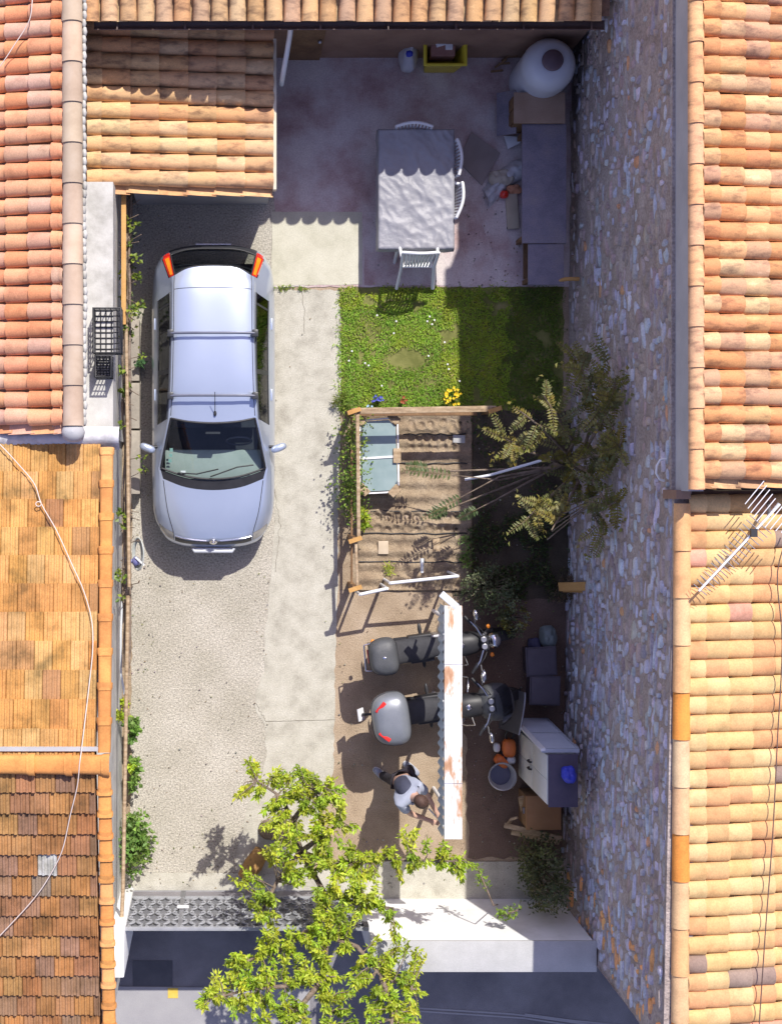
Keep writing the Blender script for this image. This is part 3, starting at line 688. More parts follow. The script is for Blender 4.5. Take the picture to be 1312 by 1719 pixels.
mb = MB(); mb.ell((CX+.03,.86,1.40),(.022,.04,.02),10,6); mb.tube([(CX+.03,.87,1.41),(CX+.03,1.05,1.56),(CX+.03,1.14,1.63)], .005, 6); mb.build('aerial', M['black'], car)
mb = MB()
a = [spt(8.93,-.1), spt(8.80,.9), spt(8.84,1.5)]; mb.tube([q+Vector((0,0,.02)) for q in a], .009, 6)
a = [spt(8.95,-1.3), spt(8.90,-.6), spt(8.80,.2)]; mb.tube([q+Vector((0,0,.02)) for q in a], .009, 6); mb.build('wiper', M['black'], ws)
mb = MB(); mb.box((CX,.17,.80),(1.36,.42,.10)); mb.build('dashboard', M['dash'], car, bevel=.04)
mb = MB(); mb.box((CX,1.4,.30),(1.5,3.0,.04)); mb.box((CX,2.75,.70),(1.2,.5,.04)); mb.build('cabin_floor', M['inside'], car)
for x in (-.36,.36):
    mb = MB(); mb.box((CX+x,.95,.52),(.50,.52,.16)); mb.box((CX+x,1.24,.83),(.48,.15,.55), M=Matrix.Rotation(R(-16),3,'X')); mb.box((CX+x,1.34,1.18),(.26,.10,.16)); mb.build('seat', M['inside'], car, bevel=.035)
mb = MB(); mb.box((CX,1.95,.5),(1.25,.5,.16)); mb.box((CX,2.22,.78),(1.25,.14,.5), M=Matrix.Rotation(R(-16),3,'X')); mb.build('rear_bench', M['inside'], car, bevel=.035)
mb = MB(); mb.tube([(CX+.36+.18*math.cos(t),.50+.05*math.sin(t),.86+.17*math.sin(t)) for t in [2*math.pi*k/20 for k in range(20)]], .014, 6, closed=True); mb.build('steering_wheel', M['inside'], car)
mb = MB(); mb.box((CX-.42,.06,.862),(.07,.045,.006)); mb.build('paper', M['white_metal'], car)
for k in range(3): mb = MB(); mb.box((CX-.60+.01*k,.22+.075*k,.955+.035*k),(.045,.05,.004), M=Matrix.Rotation(R(28),3,'X')); mb.build('sticker', bpy.data.materials.get('mint_sticker') or mat('mint_sticker',[(.35,.62,.52),(.42,.68,.58)],5,.5), ws)
mb = MB(); mb.box((CX, .60, 1.24),(.2,.03,.06)); mb.build('rear_view_mirror', M['black'], ws)

# ------------------------------------------------------------------ motorbikes
def motorbike(label, loc, rz, case_mat, lamp, wind, plate, case_sz):
    t = thing('motorbike', label, 'motorbike', loc, rz, 'motorbikes parked under the metal strip')
    for x, wd in ((.22,.075),(1.62,.06)):
        Mw = Matrix.Rotation(R(90), 3, 'X')
        mb = MB(); pr = [(.30+wd*math.cos(a)-.05, wd*math.sin(a)) for a in [math.pi*k/8 - math.pi/2 for k in range(9)]]
        mb.lathe((x,0,.31), [(.22,-.05)]+[(max(.2,q),s_) for q,s_ in pr]+[(.22,.05)], 30, Mw); wh = mb.build('wheel', M['rubber'], t, local=True)
        mb = MB()
        for k in range(9):
            a = 2*math.pi*k/9; mb.tube([(x,0,.31),(x+.22*math.cos(a),0,.31+.22*math.sin(a))], .012, 6)
        mb.tube([(x,-.09,.31),(x,.09,.31)], .035, 10); mb.tube([(x+.225*math.cos(a),0,.31+.225*math.sin(a)) for a in [2*math.pi*k/24 for k in range(24)]], .016, 6, closed=True)
        mb.build('rim', M['steel'], wh, local=True)
    mb = MB(); mb.box((.82,0,.42),(.46,.30,.36)); mb.ell((.98,.20,.42),(.14,.13,.13),12,8); mb.ell((.98,-.20,.42),(.14,.13,.13),12,8); mb.build('engine', M['steel'], t, local=True, bevel=.03)
    mb = MB(); mb.tube([(1.48,0,.92),(1.1,.0,.80),(.7,0,.62),(.5,0,.40)], .035, 8); mb.tube([(1.0,.10,.72),(.45,.12,.72),(-.05,.10,.82)], .02, 8); mb.tube([(1.0,-.10,.72),(.45,-.12,.72),(-.05,-.10,.82)], .02, 8); mb.tube([(.5,.12,.4),(.22,.12,.31)], .03, 8); mb.tube([(.5,-.12,.4),(.22,-.12,.31)], .03, 8); mb.build('frame', M['black'], t, local=True)
    mb = MB(); mb.ell((1.12,0,.86),(.30,.17,.16),18,12,p=.85); mb.build('tank', M['black'], t, local=True)
    mb = MB(); rows = []
    for k in range(11):
        x = .18 + .74*k/10; wd = .17 - .06*max(0,(k-5)/5); zz = .84 - .05*math.sin(math.pi*k/10) 
        rows.append([Vector((x, wd*math.cos(a), zz + .07*math.sin(a) - (.04 if math.sin(a) < .01 else 0))) for a in [math.pi*j/8 for j in range(9)]])
    mb.grid(rows); mb.box((.52,0,.77),(.70,.22,.08)); mb.build('seat', mat('bike_seat',[(.03,.03,.034),(.05,.05,.055)],6,.85,.4,30) if 'bike_seat' not in bpy.data.materials else bpy.data.materials['bike_seat'], t, local=True)
    for s_ in (1,-1):
        mb = MB(); mb.tube([(1.62,s_*.10,.31),(1.42,s_*.10,.95)], [.028,.024], 8); mb.build('fork', M['steel'], t, local=True)
        mb = MB(); mb.ell((1.30,s_*.42,1.22),(.035,.085,.055),12,8); mr = mb.build('mirror', M['chrome'], t, local=True)
        mb = MB(); mb.tube([(1.28,s_*.40,1.20),(1.30,s_*.30,1.06)], .009, 6); mb.build('mirror_stem', M['steel'], mr, local=True)
        mb = MB(); mb.tube([(1.26,s_*.27,1.05),(1.17,s_*.40,1.03)], .021, 8); mb.build('grip', M['black'], t, local=True)
        mb = MB(); mb.ell((.60,s_*.23,.40),(.03,.10,.02),8,6); mb.build('footpeg', M['black'], t, local=True)
    mb = MB(); mb.tube([(1.17,.40,1.03),(1.30,.24,1.06),(1.38,.08,1.02),(1.38,-.08,1.02),(1.30,-.24,1.06),(1.17,-.40,1.03)], .016, 8); mb.build('handlebar', M['chrome'], t, local=True)
    mb = MB(); mb.ell((1.55,0,.92),(.10,.12,.11),14,10); mb.build('headlight', M['chrome'] if lamp else M['lamp'], t, local=True)
    mb = MB(); rows = []
    for k in range(9):
        a = -1 + 2*k/8; rows.append([Vector((1.62+.10*math.cos(a*1.3)-.1, .16*math.sin(a*1.3)*1.0, .62)), Vector((1.62+.12*math.cos(a*1.3)-.02, .075*a*1.2, .65))])
    mb = MB(); rows = [[Vector((1.62+.33*math.cos(a), y_, .31+.33*math.sin(a))) for y_ in (-.07,-.04,0,.04,.07)] for a in [R(15+ 12*k) for k in range(12)]]; mb.grid(rows); mb.build('front_fender', M['black'], t, local=True)
    mb = MB(); rows = [[Vector((.22+.34*math.cos(a), y_, .31+.34*math.sin(a))) for y_ in (-.08,-.05,0,.05,.08)] for a in [R(60+ 12*k) for k in range(11)]]; mb.grid(rows); mb.build('rear_fender', M['black'], t, local=True)
    mb = MB(); mb.tube([(1.0,-.18,.28),(.5,-.2,.26),(-.05,-.2,.36)], [.03,.045,.05], 12); mb.build('exhaust', M['chrome'], t, local=True)
    if wind:
        mb = MB(); rows = [[Vector((1.60 - .22*q + .10*math.cos(a) , .27*math.sin(a), .98 + .42*q)) for a in [R(-75+15*k) for k in range(11)]] for q in (0,.35,.7,1)]
        mb.grid(rows); mb.build('windscreen', M['smoke'], t, local=True)
        mb = MB(); mb.ell((1.48,0,.86),(.26,.27,.22),16,10,p=.85); mb.build('fairing', M['case_dark'], t, local=True)
    mb = MB(); mb.box((1.40,0,1.05),(.10,.20,.05), M=Matrix.Rotation(R(-25),3,'Y')); ins = mb.build('instrument_panel', M['black'], t, local=True, bevel=.012)
    for s_ in (1,-1):
        mb = MB(); mb.lathe((1.385,s_*.05,1.075), [(.042,0),(.042,.012),(.034,.014)], 14); mb.build('dial', M['steel'], ins, local=True)
        mb = MB(); mb.tube([(1.22,s_*.36,1.05),(1.36,s_*.20,1.10),(1.46,s_*.06,.98)], .006, 5); mb.build('cable', M['black'], t, local=True)
        for x_ in (.0, 1.50): mb = MB(); mb.ell((x_-.12 if x_ == 0 else x_, s_*.20, .80 if x_ == 0 else .90),(.03,.035,.025),8,6); mb.build('turn_signal', M['amber'], t, local=True)
        mb = MB(); mb.tube([(1.15,s_*.14,.60),(1.20,s_*.34,.55),(1.10,s_*.36,.40),(.95,s_*.30,.28)], .014, 7); mb.build('crash_bar', M['chrome'], t, local=True)
        mb = MB(); mb.box((.55,s_*.17,.66),(.34,.05,.20)); mb.build('side_panel', M['black'], t, local=True, bevel=.02)
    mb = MB(); mb.ell((1.08,0,1.015),(.045,.045,.015),12,5); mb.build('fuel_cap', M['chrome'], t, local=True)
    mb = MB(); mb.box((-.20,0,.80),(.05,.20,.06)); mb.build('rear_light', M['red'], t, local=True, bevel=.015)
    L, W, Hh = case_sz
    mb = MB(); mb.box((.02,0,.90),(.36,.30,.03)); mb.tube([(.2,.16,.88),(-.2,.20,.90),(-.2,-.20,.90),(.2,-.16,.88)], .012, 6); mb.build('rack', M['black'], t, local=True)
    mb = MB()
    rows = []
    prof = [(0,.0),(.92,.0),(1,.12),(1,.45),(.97,.62),(.9,.8),(.72,.93),(.4,.99),(0.0,1.0)]
    n = 36
    for q, zz in prof:
        row = []
        for k in range(n+1):
            a = 2*math.pi*k/n; f = lambda x_, e: math.copysign(abs(x_)**e, x_)
            ex = .55; cx_ = f(math.cos(a), ex); cy_ = f(math.sin(a), ex)
            tp = 1 - (.16*max(0,-cx_))     # narrower at the tail
            row.append(Vector((-.02 + cx_*L/2*q, cy_*W/2*q*tp, .92 + zz*Hh)))
        rows.append(row)
    mb.grid(rows); cs = mb.build('top_case', case_mat, t, local=True)
    mb = MB(); mb.tube([( -.02 + math.copysign(abs(math.cos(a))**.55, math.cos(a))*L/2*1.005, math.copysign(abs(math.sin(a))**.55, math.sin(a))*W/2*1.005*(1-.16*max(0,-math.copysign(abs(math.cos(a))**.55, math.cos(a)))), .92+Hh*.42) for a in [2*math.pi*k/36 for k in range(36)]], .007, 5, closed=True); mb.build('lid_seam', M['black'], cs, local=True)
    return t, cs
M['smoke'] = glass('smoked_screen', (.35,.36,.38), 1.6, .08)
M['case_dark'] = mat('dark_case', [(.065,.068,.072),(.09,.093,.097)], 5, .55, .3, 60, speck=.15)
M['case_silver'] = mat('silver_case', [(.20,.215,.24),(.25,.265,.29)], 3, .38, metal=.3, speck=.06)
b1, c1 = motorbike('dark motorbike with plain dark grey top case, nearer the garden bed', (2.20,-2.50,0), R(8), M['case_dark'], True, False, False, (.40,.52,.27))
mb = MB(); mb.tube([(-.26,.18,.92),(-.28,-.18,.92)], .012, 6); mb.tube([(-.26,.18,.92),(.1,.22,.90)], .01, 6); mb.tube([(-.28,-.18,.92),(.1,-.22,.90)], .01, 6); mb.build('luggage_rail', M['chrome'], b1, local=True)
mb = MB(); mb.ell((-.02,0,.92+.27),(.03,.02,.008),10,6); mb.build('badge', M['chrome'], c1, local=True)
b2, c2 = motorbike('touring motorbike with rounded silver top case and two red reflectors', (2.30,-3.36,0), R(8), M['case_silver'], False, True, True, (.52,.74,.34))
for s_ in (1,-1):
    mb = MB(); mb.bar((-.215,s_*.14,.92+.295),(-.085,s_*.265,.92+.315),.055,.03); mb.build('reflector', M['red'], c2, local=True, bevel=.01)
mb = MB(); mb.box((-.40,.06,.72),(.02,.17,.14), M=Matrix.Rotation(R(-35),3,'Y')); mb.build('number_plate', M['white_metal'], b2, local=True)
mb = MB(); mb.tube([(-.2,.06,.85),(-.38,.06,.74)], .02, 6); mb.build('plate_bracket', M['black'], b2, local=True)

# ------------------------------------------------------------------ narrow white canopy strip over the bikes
t = thing('metal_canopy', 'narrow white metal canopy strip with rust stains above the motorbikes', 'canopy', (2.95,-3.5,0))
za = 2.02
A0, A1 = P(761,1017,za), P(760,1409,za)
mb = MB(); mb.box(((A0.x+A1.x)/2,(A0.y+A1.y)/2,za-.03),(.235,A0.y-A1.y,.06)); 
M['rusty_white'] = mat('rusty_white_metal', [(.80,.81,.82),(.80,.81,.82),(.78,.77,.75),(.55,.33,.20),(.42,.22,.12)], 2.6, .45, stretch=(2.2,.7,1), lo=.36, hi=.66)
mb.build('top_panel', M['rusty_white'], t, bevel=.006)
rows = []
for k in range(121):
    y = A0.y + (A1.y-A0.y)*k/120; dx = .018*math.sin(k*math.pi/2.5)
    rows.append([Vector((A0.x-.128+dx, y, za-.01)), Vector((A0.x-.128+dx, y, za-.47))])
mb = MB(); mb.grid(rows); mb.build('corrugated_skirt', mat('skirt_steel',[(.42,.50,.52),(.52,.60,.62)],4,.5), t)
for yy in (A0.y-.25, (A0.y+A1.y)/2+.1, A1.y+.25):
    mb = MB(); mb.tube([(A0.x+.02,yy,0),(A0.x+.02,yy,za-.06)], .028, 10); mb.build('post', M['white_metal'], t)
for yy in [A1.y + (A0.y-A1.y)*q for q in (.24,.49,.75)]:
    mb = MB(); mb.box((A0.x-.003,yy,za+.002),(.238,.006,.004)); mb.build('sheet_joint', M['steel'], t)
mb = MB(); mb.bar((A0.x-.16,A0.y+.16,za-.04),(A0.x+.05,A0.y-.02,za-.02),.09,.05); mb.build('end_bracket', M['pipe'], t, bevel=.006)

# ------------------------------------------------------------------ lawn
def inpx(p, z=0): return (NX + p.x*PXM/(1-z/CAM_H), NY - p.y*PXM/(1-z/CAM_H))
gr = random.Random(5); mb = MB()
L0, L1 = P(570,484), P(940,686)
for i in range(36000):
    x = gr.uniform(L0.x, L1.x) + gr.gauss(0,.035); y = gr.uniform(L1.y, L0.y) + gr.gauss(0,.03)
    q = Vector((x, y, 0)); px, py = inpx(q)
    n1 = noise.noise(Vector((x*2.2, y*2.2, 0))); n2 = noise.noise(Vector((x*7, y*7, 4)))
    bare = max(0, 1 - math.hypot((px-682)/52, (py-603)/26)) + max(0, 1 - math.hypot((px-625)/30, (py-560)/40))*.5 + max(0, 1 - math.hypot((px-720)/30,(py-640)/18))*.5
    if gr.random() < bare*2.1 or n1 + n2*.5 < -.42: continue
    painted_shade = px + 45*n1 + 30*n2 > 850  # lawn under the stone wall: its shade goes into thinner, darker blades
    if painted_shade and gr.random() < .35: continue
    h = gr.uniform(.018, .045)*(1 + .7*max(0, n2)) + (.03 if gr.random() < .04 else 0)
    a = gr.uniform(0, 2*math.pi); ln = h*gr.uniform(.4, 1.3); wd = gr.uniform(.004, .008)
    s_ = Vector((-math.sin(a), math.cos(a), 0))*wd; tip = q + Vector((math.cos(a)*ln, math.sin(a)*ln, h)); mid = q + Vector((math.cos(a)*ln*.4, math.sin(a)*ln*.4, h*.75))
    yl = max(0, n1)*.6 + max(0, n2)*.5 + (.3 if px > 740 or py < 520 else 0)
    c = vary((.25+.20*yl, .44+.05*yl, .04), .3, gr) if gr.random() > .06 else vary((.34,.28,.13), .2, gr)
    if painted_shade: c = (c[0]*.45, c[1]*.5, c[2]*.6)
    o3 = Vector((0,0,.006))
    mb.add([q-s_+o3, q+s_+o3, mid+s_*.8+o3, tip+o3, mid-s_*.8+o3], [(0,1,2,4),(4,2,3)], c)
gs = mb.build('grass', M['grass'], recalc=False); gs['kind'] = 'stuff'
M['petal_w'] = mat('white_petals', [(.8,.8,.8),(.85,.85,.85)], 5, .7); M['petal_y'] = mat('yellow_petals', [(.85,.55,.01),(.9,.66,.02)], 8, .6)
spots = [(720,532),(716,540),(724,545),(728,538),(664,540),(612,610),(618,614),(750,612),(752,620),(718,598),(590,590),(640,648),(660,560),(770,640),(585,606),(632,530),(745,575)]
src = None
for i, (px, py) in enumerate(spots):
    p = P(px, py, .045)
    if src is None:
        mb = MB()
        for k in range(8):
            a = 2*math.pi*k/8; d = Vector((math.cos(a), math.sin(a), .15)); leaf(mb, Vector((0,0,.04)), d, Vector((0,0,1)), .016, .011, None, .1)
        mb.ell((0,0,.042),(.008,.008,.005),8,5); mb.tube([(0,0,-.03),(0,0,.04)],.002,5)
        src = mb.build('daisy', M['petal_w']); src.location = p - Vector((0,0,.012)); o = src
    else: o = src.copy(); col.objects.link(o); o.location = p - Vector((0,0,.012))
    tag(o, 'small white daisy in the sunny part of the lawn', 'daisy', 'daisies in the lawn')

M['leafmix'] = M['leaf']
def bush(name, label, cat, px, py, r, h, n, cols, L=.06, W=.035, z0=0.0, group=None, stem=True, flat=1.0, rx=None, seed=1, trop=.2, parent=None):
    rr = random.Random(seed); c0 = P(px, py, z0); rx = rx or r
    t = thing(name, label, cat, (c0.x, c0.y, z0), 0, group) if parent is None else parent
    mb = MB(); sm = MB()
    ncl = max(3, n//28); 
    for k in range(ncl):
        d = rdir(rr); q = rr.uniform(.25, 1.0)**.6
        cc = Vector((c0.x + d.x*rx*q, c0.y + d.y*r*q, z0 + h*.5 + d.z*h*.5*q))
        sm.tube([(c0.x + rr.uniform(-.02,.02), c0.y + rr.uniform(-.02,.02), z0), c0.lerp(cc, .55) + Vector((0,0,.06)), cc], [.010,.007,.004], 5)
        base = vary(rr.choice(cols), .2, rr)
        for j in range(n//ncl):
            dd = rdir(rr, trop); p = cc + rdir(rr)*rr.uniform(0, .09)*max(.6, r/.25)
            p.z = max(z0+.01, p.z)
            leaf(mb, p, dd, rdir(rr), L*rr.uniform(.6,1.2), W*rr.uniform(.7,1.2), vary(base, .22, rr))
    if stem: sm.build('stem', M['bark'], t)
    mb.build('foliage', M['leaf'], t, recalc=False); return t
LIME = [(.40,.50,.035),(.48,.55,.045),(.33,.45,.035)]; GREEN = [(.19,.32,.07),(.24,.38,.08),(.15,.26,.06)]
OLIVE = [(.21,.21,.08),(.27,.25,.08),(.15,.16,.07)]; YOL = [(.24,.20,.035),(.20,.185,.035),(.16,.165,.045)]; GREYG = [(.17,.20,.10),(.22,.25,.13),(.12,.15,.07)]

def flower(label, px, py, n, pet, r, sz, seed):
    rr = random.Random(seed); c0 = P(px, py)
    t = thing('flower_plant', label, 'flowers', (c0.x, c0.y, 0))
    mb = MB(); fb = MB()
    for k in range(n):
        a = rr.uniform(0, 2*math.pi); q = rr.uniform(0,1)**.5*r; p = c0 + Vector((math.cos(a)*q, math.sin(a)*q, rr.uniform(.10,.22)))
        for j in range(6):
            b = 2*math.pi*j/6 + rr.random(); leaf(fb, p, Vector((math.cos(b), math.sin(b), .35)), Vector((0,0,1)), sz, sz*.7, None, .1)
        mb.tube([c0 + Vector((rr.uniform(-.03,.03), rr.uniform(-.03,.03), 0)), p], .003, 5, c=(.1,.2,.03))
        for j in range(3): leaf(mb, c0.lerp(p, rr.uniform(.3,.9)), rdir(rr,.3), Vector((0,0,1)), .05, .02, vary((.12,.22,.03), .2, rr))
    mb.build('foliage', M['leaf'], t, recalc=False); fb.build('blossom', pet, t, recalc=False)
flower('bright yellow flowering plant at the edge of the lawn by the wooden rail', 759, 668, 30, M['petal_y'], .15, .026, 3)
flower('small blue flowering plant near the corner of the garden rail', 632, 672, 14, mat('blue_petals',[(.06,.07,.42),(.10,.12,.5)],8,.6), .08, .022, 4)
flower('pale blue flowering plant right at the rail corner post', 619, 686, 8, mat('pale_blue_petals',[(.35,.5,.7),(.4,.6,.75)],8,.6), .05, .02, 5)
flower('dark red flowering plant between blue and yellow ones', 675, 672, 8, mat('red_petals',[(.30,.06,.02),(.36,.1,.03)],8,.6), .05, .028, 6)

# ------------------------------------------------------------------ vegetable bed
b0, b1 = P(600,692), P(792,992); nx_, ny_ = 130, 200; rows = []
ridges = [724,742,772,800,858,872,886,900,940]
br = random.Random(9)
dots = []
for y in (712,717,866,871,887): dots += [(x + br.uniform(-3,3), y + br.uniform(-3,3)) for x in range(690 if y < 800 else 632, 785, 17)]
for y in (736,741,752): dots += [(x + br.uniform(-3,3), y + br.uniform(-2,2)) for x in range(688, 770, 14)]
for i in range(ny_+1):
    row = []
    for j in range(nx_+1):
        x = b0.x + (b1.x-b0.x)*j/nx_; y = b0.y + (b1.y-b0.y)*i/ny_; px, py = inpx(Vector((x, y, 0)))
        z = .035 + .018*noise.noise(Vector((x*5, y*5, 2))) + .008*noise.noise(Vector((x*19, y*19, 5)))
        z += .016*math.sin(py*2*math.pi/23)
        for (dx, dy) in dots:
            d2 = ((px-dx)**2 + (py-dy)**2)/26.0
            if d2 < 6: z -= .030*math.exp(-d2) - .010*math.exp(-(d2-2.2)**2)
        if i in (0, ny_) or j in (0, nx_): z = 0
        row.append(Vector((x, y, z + .004)))
    rows.append(row)
mb = MB(); mb.grid(rows); structure(mb.build('garden_bed', M['bed']))
for i, (y, x0, x1, lab) in enumerate([(729,676,782,'nearest the top rail'),(778,668,784,'just under the dark shadow of the rail'),(858,622,784,'above the dimpled double row'),(896,602,784,'below the dimpled double row'),(943,602,780,'lowest in the bed')]):
    mb = MB(); mb.tube([P(x0 + (x1-x0)*k/10, y + br.uniform(-1.5,1.5), .05) for k in range(11)], .009, 6)
    tag(mb.build('irrigation_hose', M['black']), 'black irrigation hose across the vegetable bed, ' + lab, 'hose', 'irrigation hoses on the bed')
M['label_tan'] = mat('tan_tile_marker', [(.50,.40,.28),(.58,.48,.36)], 5, .8)
for i, (px, py, w_, h_, lab, m_) in enumerate([(770,737,20,13,'whitish marker slab beside the upper rows of the vegetable bed', M['coping']),(643,919,17,22,'tan marker slab lying in the lower left of the bed', M['label_tan']),(732,915,12,23,'grey brown marker slab lying in the lower right of the bed', M['wood'])]):
    p = P(px, py, .06); mb = MB(); mb.box((p.x, p.y, p.z), (w_/115, h_/115, .025), rz=.05*(i-1)); tag(mb.build('marker_slab', m_, bevel=.005), lab, 'slab')
# cold frame
t = thing('cold_frame', 'glazed cold frame with two panes and tan corner boards on the vegetable bed', 'cold frame', tuple(P(637,765)))
zf = .34; c = [P(605,706,zf), P(664,702,zf), P(668,824,zf), P(608,826,zf)]
for pts in ((P(607,708,zf),P(652,705,zf),P(664,716,zf),P(665,765,zf),P(607,768,zf)), (P(607,771,zf),P(665,768,zf),P(667,812,zf),P(656,823,zf),P(620,825,zf),P(608,812,zf))):
    mb = MB(); mb.prism([(p.x, p.y) for p in pts], zf, zf+.006); mb.build('pane', M['pane'] if 'pane' in M else M.setdefault('pane', mat('greenish_pane', [(.22,.30,.30),(.30,.38,.38)], 3, .12, coat=.4)), t)
mb = MB(); mb.bar(P(604,770,zf+.012), P(666,766,zf+.012), .03, .02); mb.build('glazing_bar', M['white_metal'], t)
mb = MB()
for a, b in ((P(604,706,zf),P(655,702,zf)),(P(667,712,zf),P(669,815,zf)),(P(618,828,zf),P(657,826,zf)),(P(604,708,zf),P(604,815,zf))): mb.bar(a, b, .022, .03)
mb.build('frame', M['white_metal'], t)
for px, py, a in ((605,704,.3),(661,702,.75),(666,765,0),(662,824,-.75),(610,822,.75)):
    p = P(px, py, zf+.02); mb = MB(); mb.box(p, (.11,.21 if a == 0 else .17,.05), rz=a); mb.build('corner_board', M['wood'], t, bevel=.006)
for px, py in ((608,708),(664,706),(664,822),(610,824)):
    p = P(px, py); mb = MB(); mb.box((p.x, p.y, zf/2), (.05,.05,zf)); mb.build('leg', M['wood_d'], t)
# rail fence
t = thing('garden_fence', 'weathered wooden rail fence round two sides of the vegetable bed', 'fence', tuple(P(598,700)))
zr_ = .86
for a, b, wd, m_ in ((P(592,690,zr_),P(832,686,zr_),.085,'wood'),(P(596,695,.45),P(800,694,.45),.06,'wood_d'),(P(600,692,zr_),P(602,906,zr_),.05,'wood'),(P(597,906,zr_),P(600,992,zr_),.04,'wood'),(P(590,700,.4),P(590,985,.4),.03,'wood_d')):
    mb = MB(); mb.bar(a, b, wd, .05); mb.build('rail', M[m_], t, bevel=.008)
for px, py in ((594,690),(596,906),(596,988),(830,688)):
    q = P(px, py, zr_+.03); mb = MB(); mb.box((q.x, q.y, .46), (.075,.075,.92)); mb.build('post', M['wood_d'], t, bevel=.006)
    mb = MB(); mb.bar(q + Vector((-.09,-.03,.02)), q + Vector((.09,.03,.03)), .06, .03); mb.build('post_cap', M['wood_o'], t)
for a, b, lab in ((P(604,998,.85),P(650,988,.88),'short pale metal pole at the lower end of the vegetable bed'),(P(655,979,.88),P(768,967,.92),'long shiny metal pole across the lower end of the vegetable bed')):
    mb = MB(); mb.tube([a, b], .024, 8); mb.tube([Vector((a.x,a.y,0)), a], .02, 8); mb.tube([Vector((b.x,b.y,0)), b], .02, 8); tag(mb.build('metal_pole', M['white_metal']), lab, 'pole')
mb = MB(); mb.tube([P(780,805,.9), P(820,798,1.0), P(866,785,1.15), P(925,768,1.3)], .019, 8); tag(mb.build('white_cane', M['white_metal']), 'white cane lying slanted in the branches of the wall tree', 'cane')
mb = MB(); mb.tube([P(708,938,.25), P(708,962,.3)], [.03,.022], 8); mb.tube([P(708,950,0), P(708,950,.26)], .012, 6); tag(mb.build('garden_stake', M['pipe']), 'pale stake standing at the lower middle of the bed', 'stake')
bush('climbing_plant', 'leafy green climber along the left rail beside the cold frame', 'climber', 588, 790, .85, .75, 1500, [(.20,.32,.04),(.14,.24,.04),(.26,.34,.05)], .055, .035, rx=.10, seed=11)
bush('climbing_plant', 'lime green climber under the cold frame corner', 'climber', 606, 870, .20, .55, 320, LIME, .06, .035, rx=.13, seed=12)
bush('grass_tuft', 'bright green tuft near the lower rail of the bed', 'plant', 657, 954, .10, .16, 120, LIME, .08, .012, seed=13, stem=False)
bush('grass_tuft', 'yellow green tuft at the lawn corner by the path', 'plant', 578, 676, .14, .22, 260, [(.22,.25,.05),(.14,.22,.03)], .10, .012, seed=14, stem=False)
bush('grass_tuft', 'thin line of weeds in the joint between pale slab and path', 'plant', 512, 483, .03, .05, 300, GREEN + LIME[2:], .04, .012, rx=.5, seed=16, stem=False)
bush('grass_tuft', 'green weeds along the shade edge of the bed', 'plant', 778, 930, .30, .22, 260, GREEN, .06, .02, rx=.06, seed=15, stem=False)
mb = MB(); wr = random.Random(44)
for i in range(5200):
    px = wr.uniform(785, 968); py = wr.uniform(860, 1005) if wr.random() < .75 else wr.uniform(690, 860)
    p = P(px, py, .02); n1 = noise.noise(Vector((p.x*3, p.y*3, 9)))
    if n1 < -.12: continue
    leaf(mb, p + Vector((0,0,wr.uniform(0,.16))), rdir(wr, .5), rdir(wr), wr.uniform(.04,.09), wr.uniform(.015,.035), vary((.07,.11,.03) if wr.random() < .85 else (.16,.14,.05), .3, wr))
o = mb.build('ground_cover', M['leaf'], recalc=False); o['kind'] = 'stuff'

# ------------------------------------------------------------------ pinnate tree against the stone wall
def frond(mb, a, b, n, L, W, c, rr, droop=.05):
    a = Vector(a); b = Vector(b); d = (b-a); ax = d.normalized(); sd = ax.cross(Vector((0,0,1))).normalized()
    pts = [a + d*t + Vector((0,0,droop*math.sin(math.pi*t))) for t in [k/6 for k in range(7)]]
    mb.tube(pts, .005, 5, c=(.20,.15,.06))
    for k in range(n):
        t = .12 + .88*k/(n-1); p = a + d*t + Vector((0,0,droop*math.sin(math.pi*t)))
        for s_ in (1,-1):
            dd = sd*s_ + ax*rr.uniform(.15,.5) + Vector((0,0,rr.uniform(-.35,.25)))
            f = math.sin(math.pi*min(.95, .2+.75*t))**.5
            leaf(mb, p, dd, Vector((0,0,1)), L*f*rr.uniform(.85,1.1), W*f, vary(c, .2, rr), .12)
fr = random.Random(31)
t = thing('tree', 'sprawling pinnate leaved tree growing against the stone wall', 'tree', tuple(P(925,785)))
tb = MB(); lf = MB()
base = P(925, 785, 0); fork = P(950, 772, 1.1)
tb.tube([base, P(935,780,.5), fork], [.06,.05,.045], 9)
stubs = MB(); stubs.tube([P(984,758,1.45), P(1006,748,1.7)], .03, 8)
limbs = [ [(950,760,1.8),(905,715,2.6),(872,690,2.9)], [(962,742,2.1),(928,690,2.8),(912,664,3.0)], [(980,750,2.2),(1000,690,2.7),(975,615,2.8)], [(985,750,2.3),(1025,680,3.0),(1032,640,3.1)], [(990,765,2.3),(1035,760,3.2),(1044,735,3.3)], [(985,800,2.0),(990,850,2.3),(1012,905,2.8)], [(960,800,1.7),(905,850,2.4),(875,880,2.5)], [(970,810,1.9),(940,865,2.6),(925,890,2.7)], [(985,790,2.3),(1020,850,3.0),(1035,840,3.1)], [(945,780,1.6),(880,755,2.4),(845,735,2.6)] ]
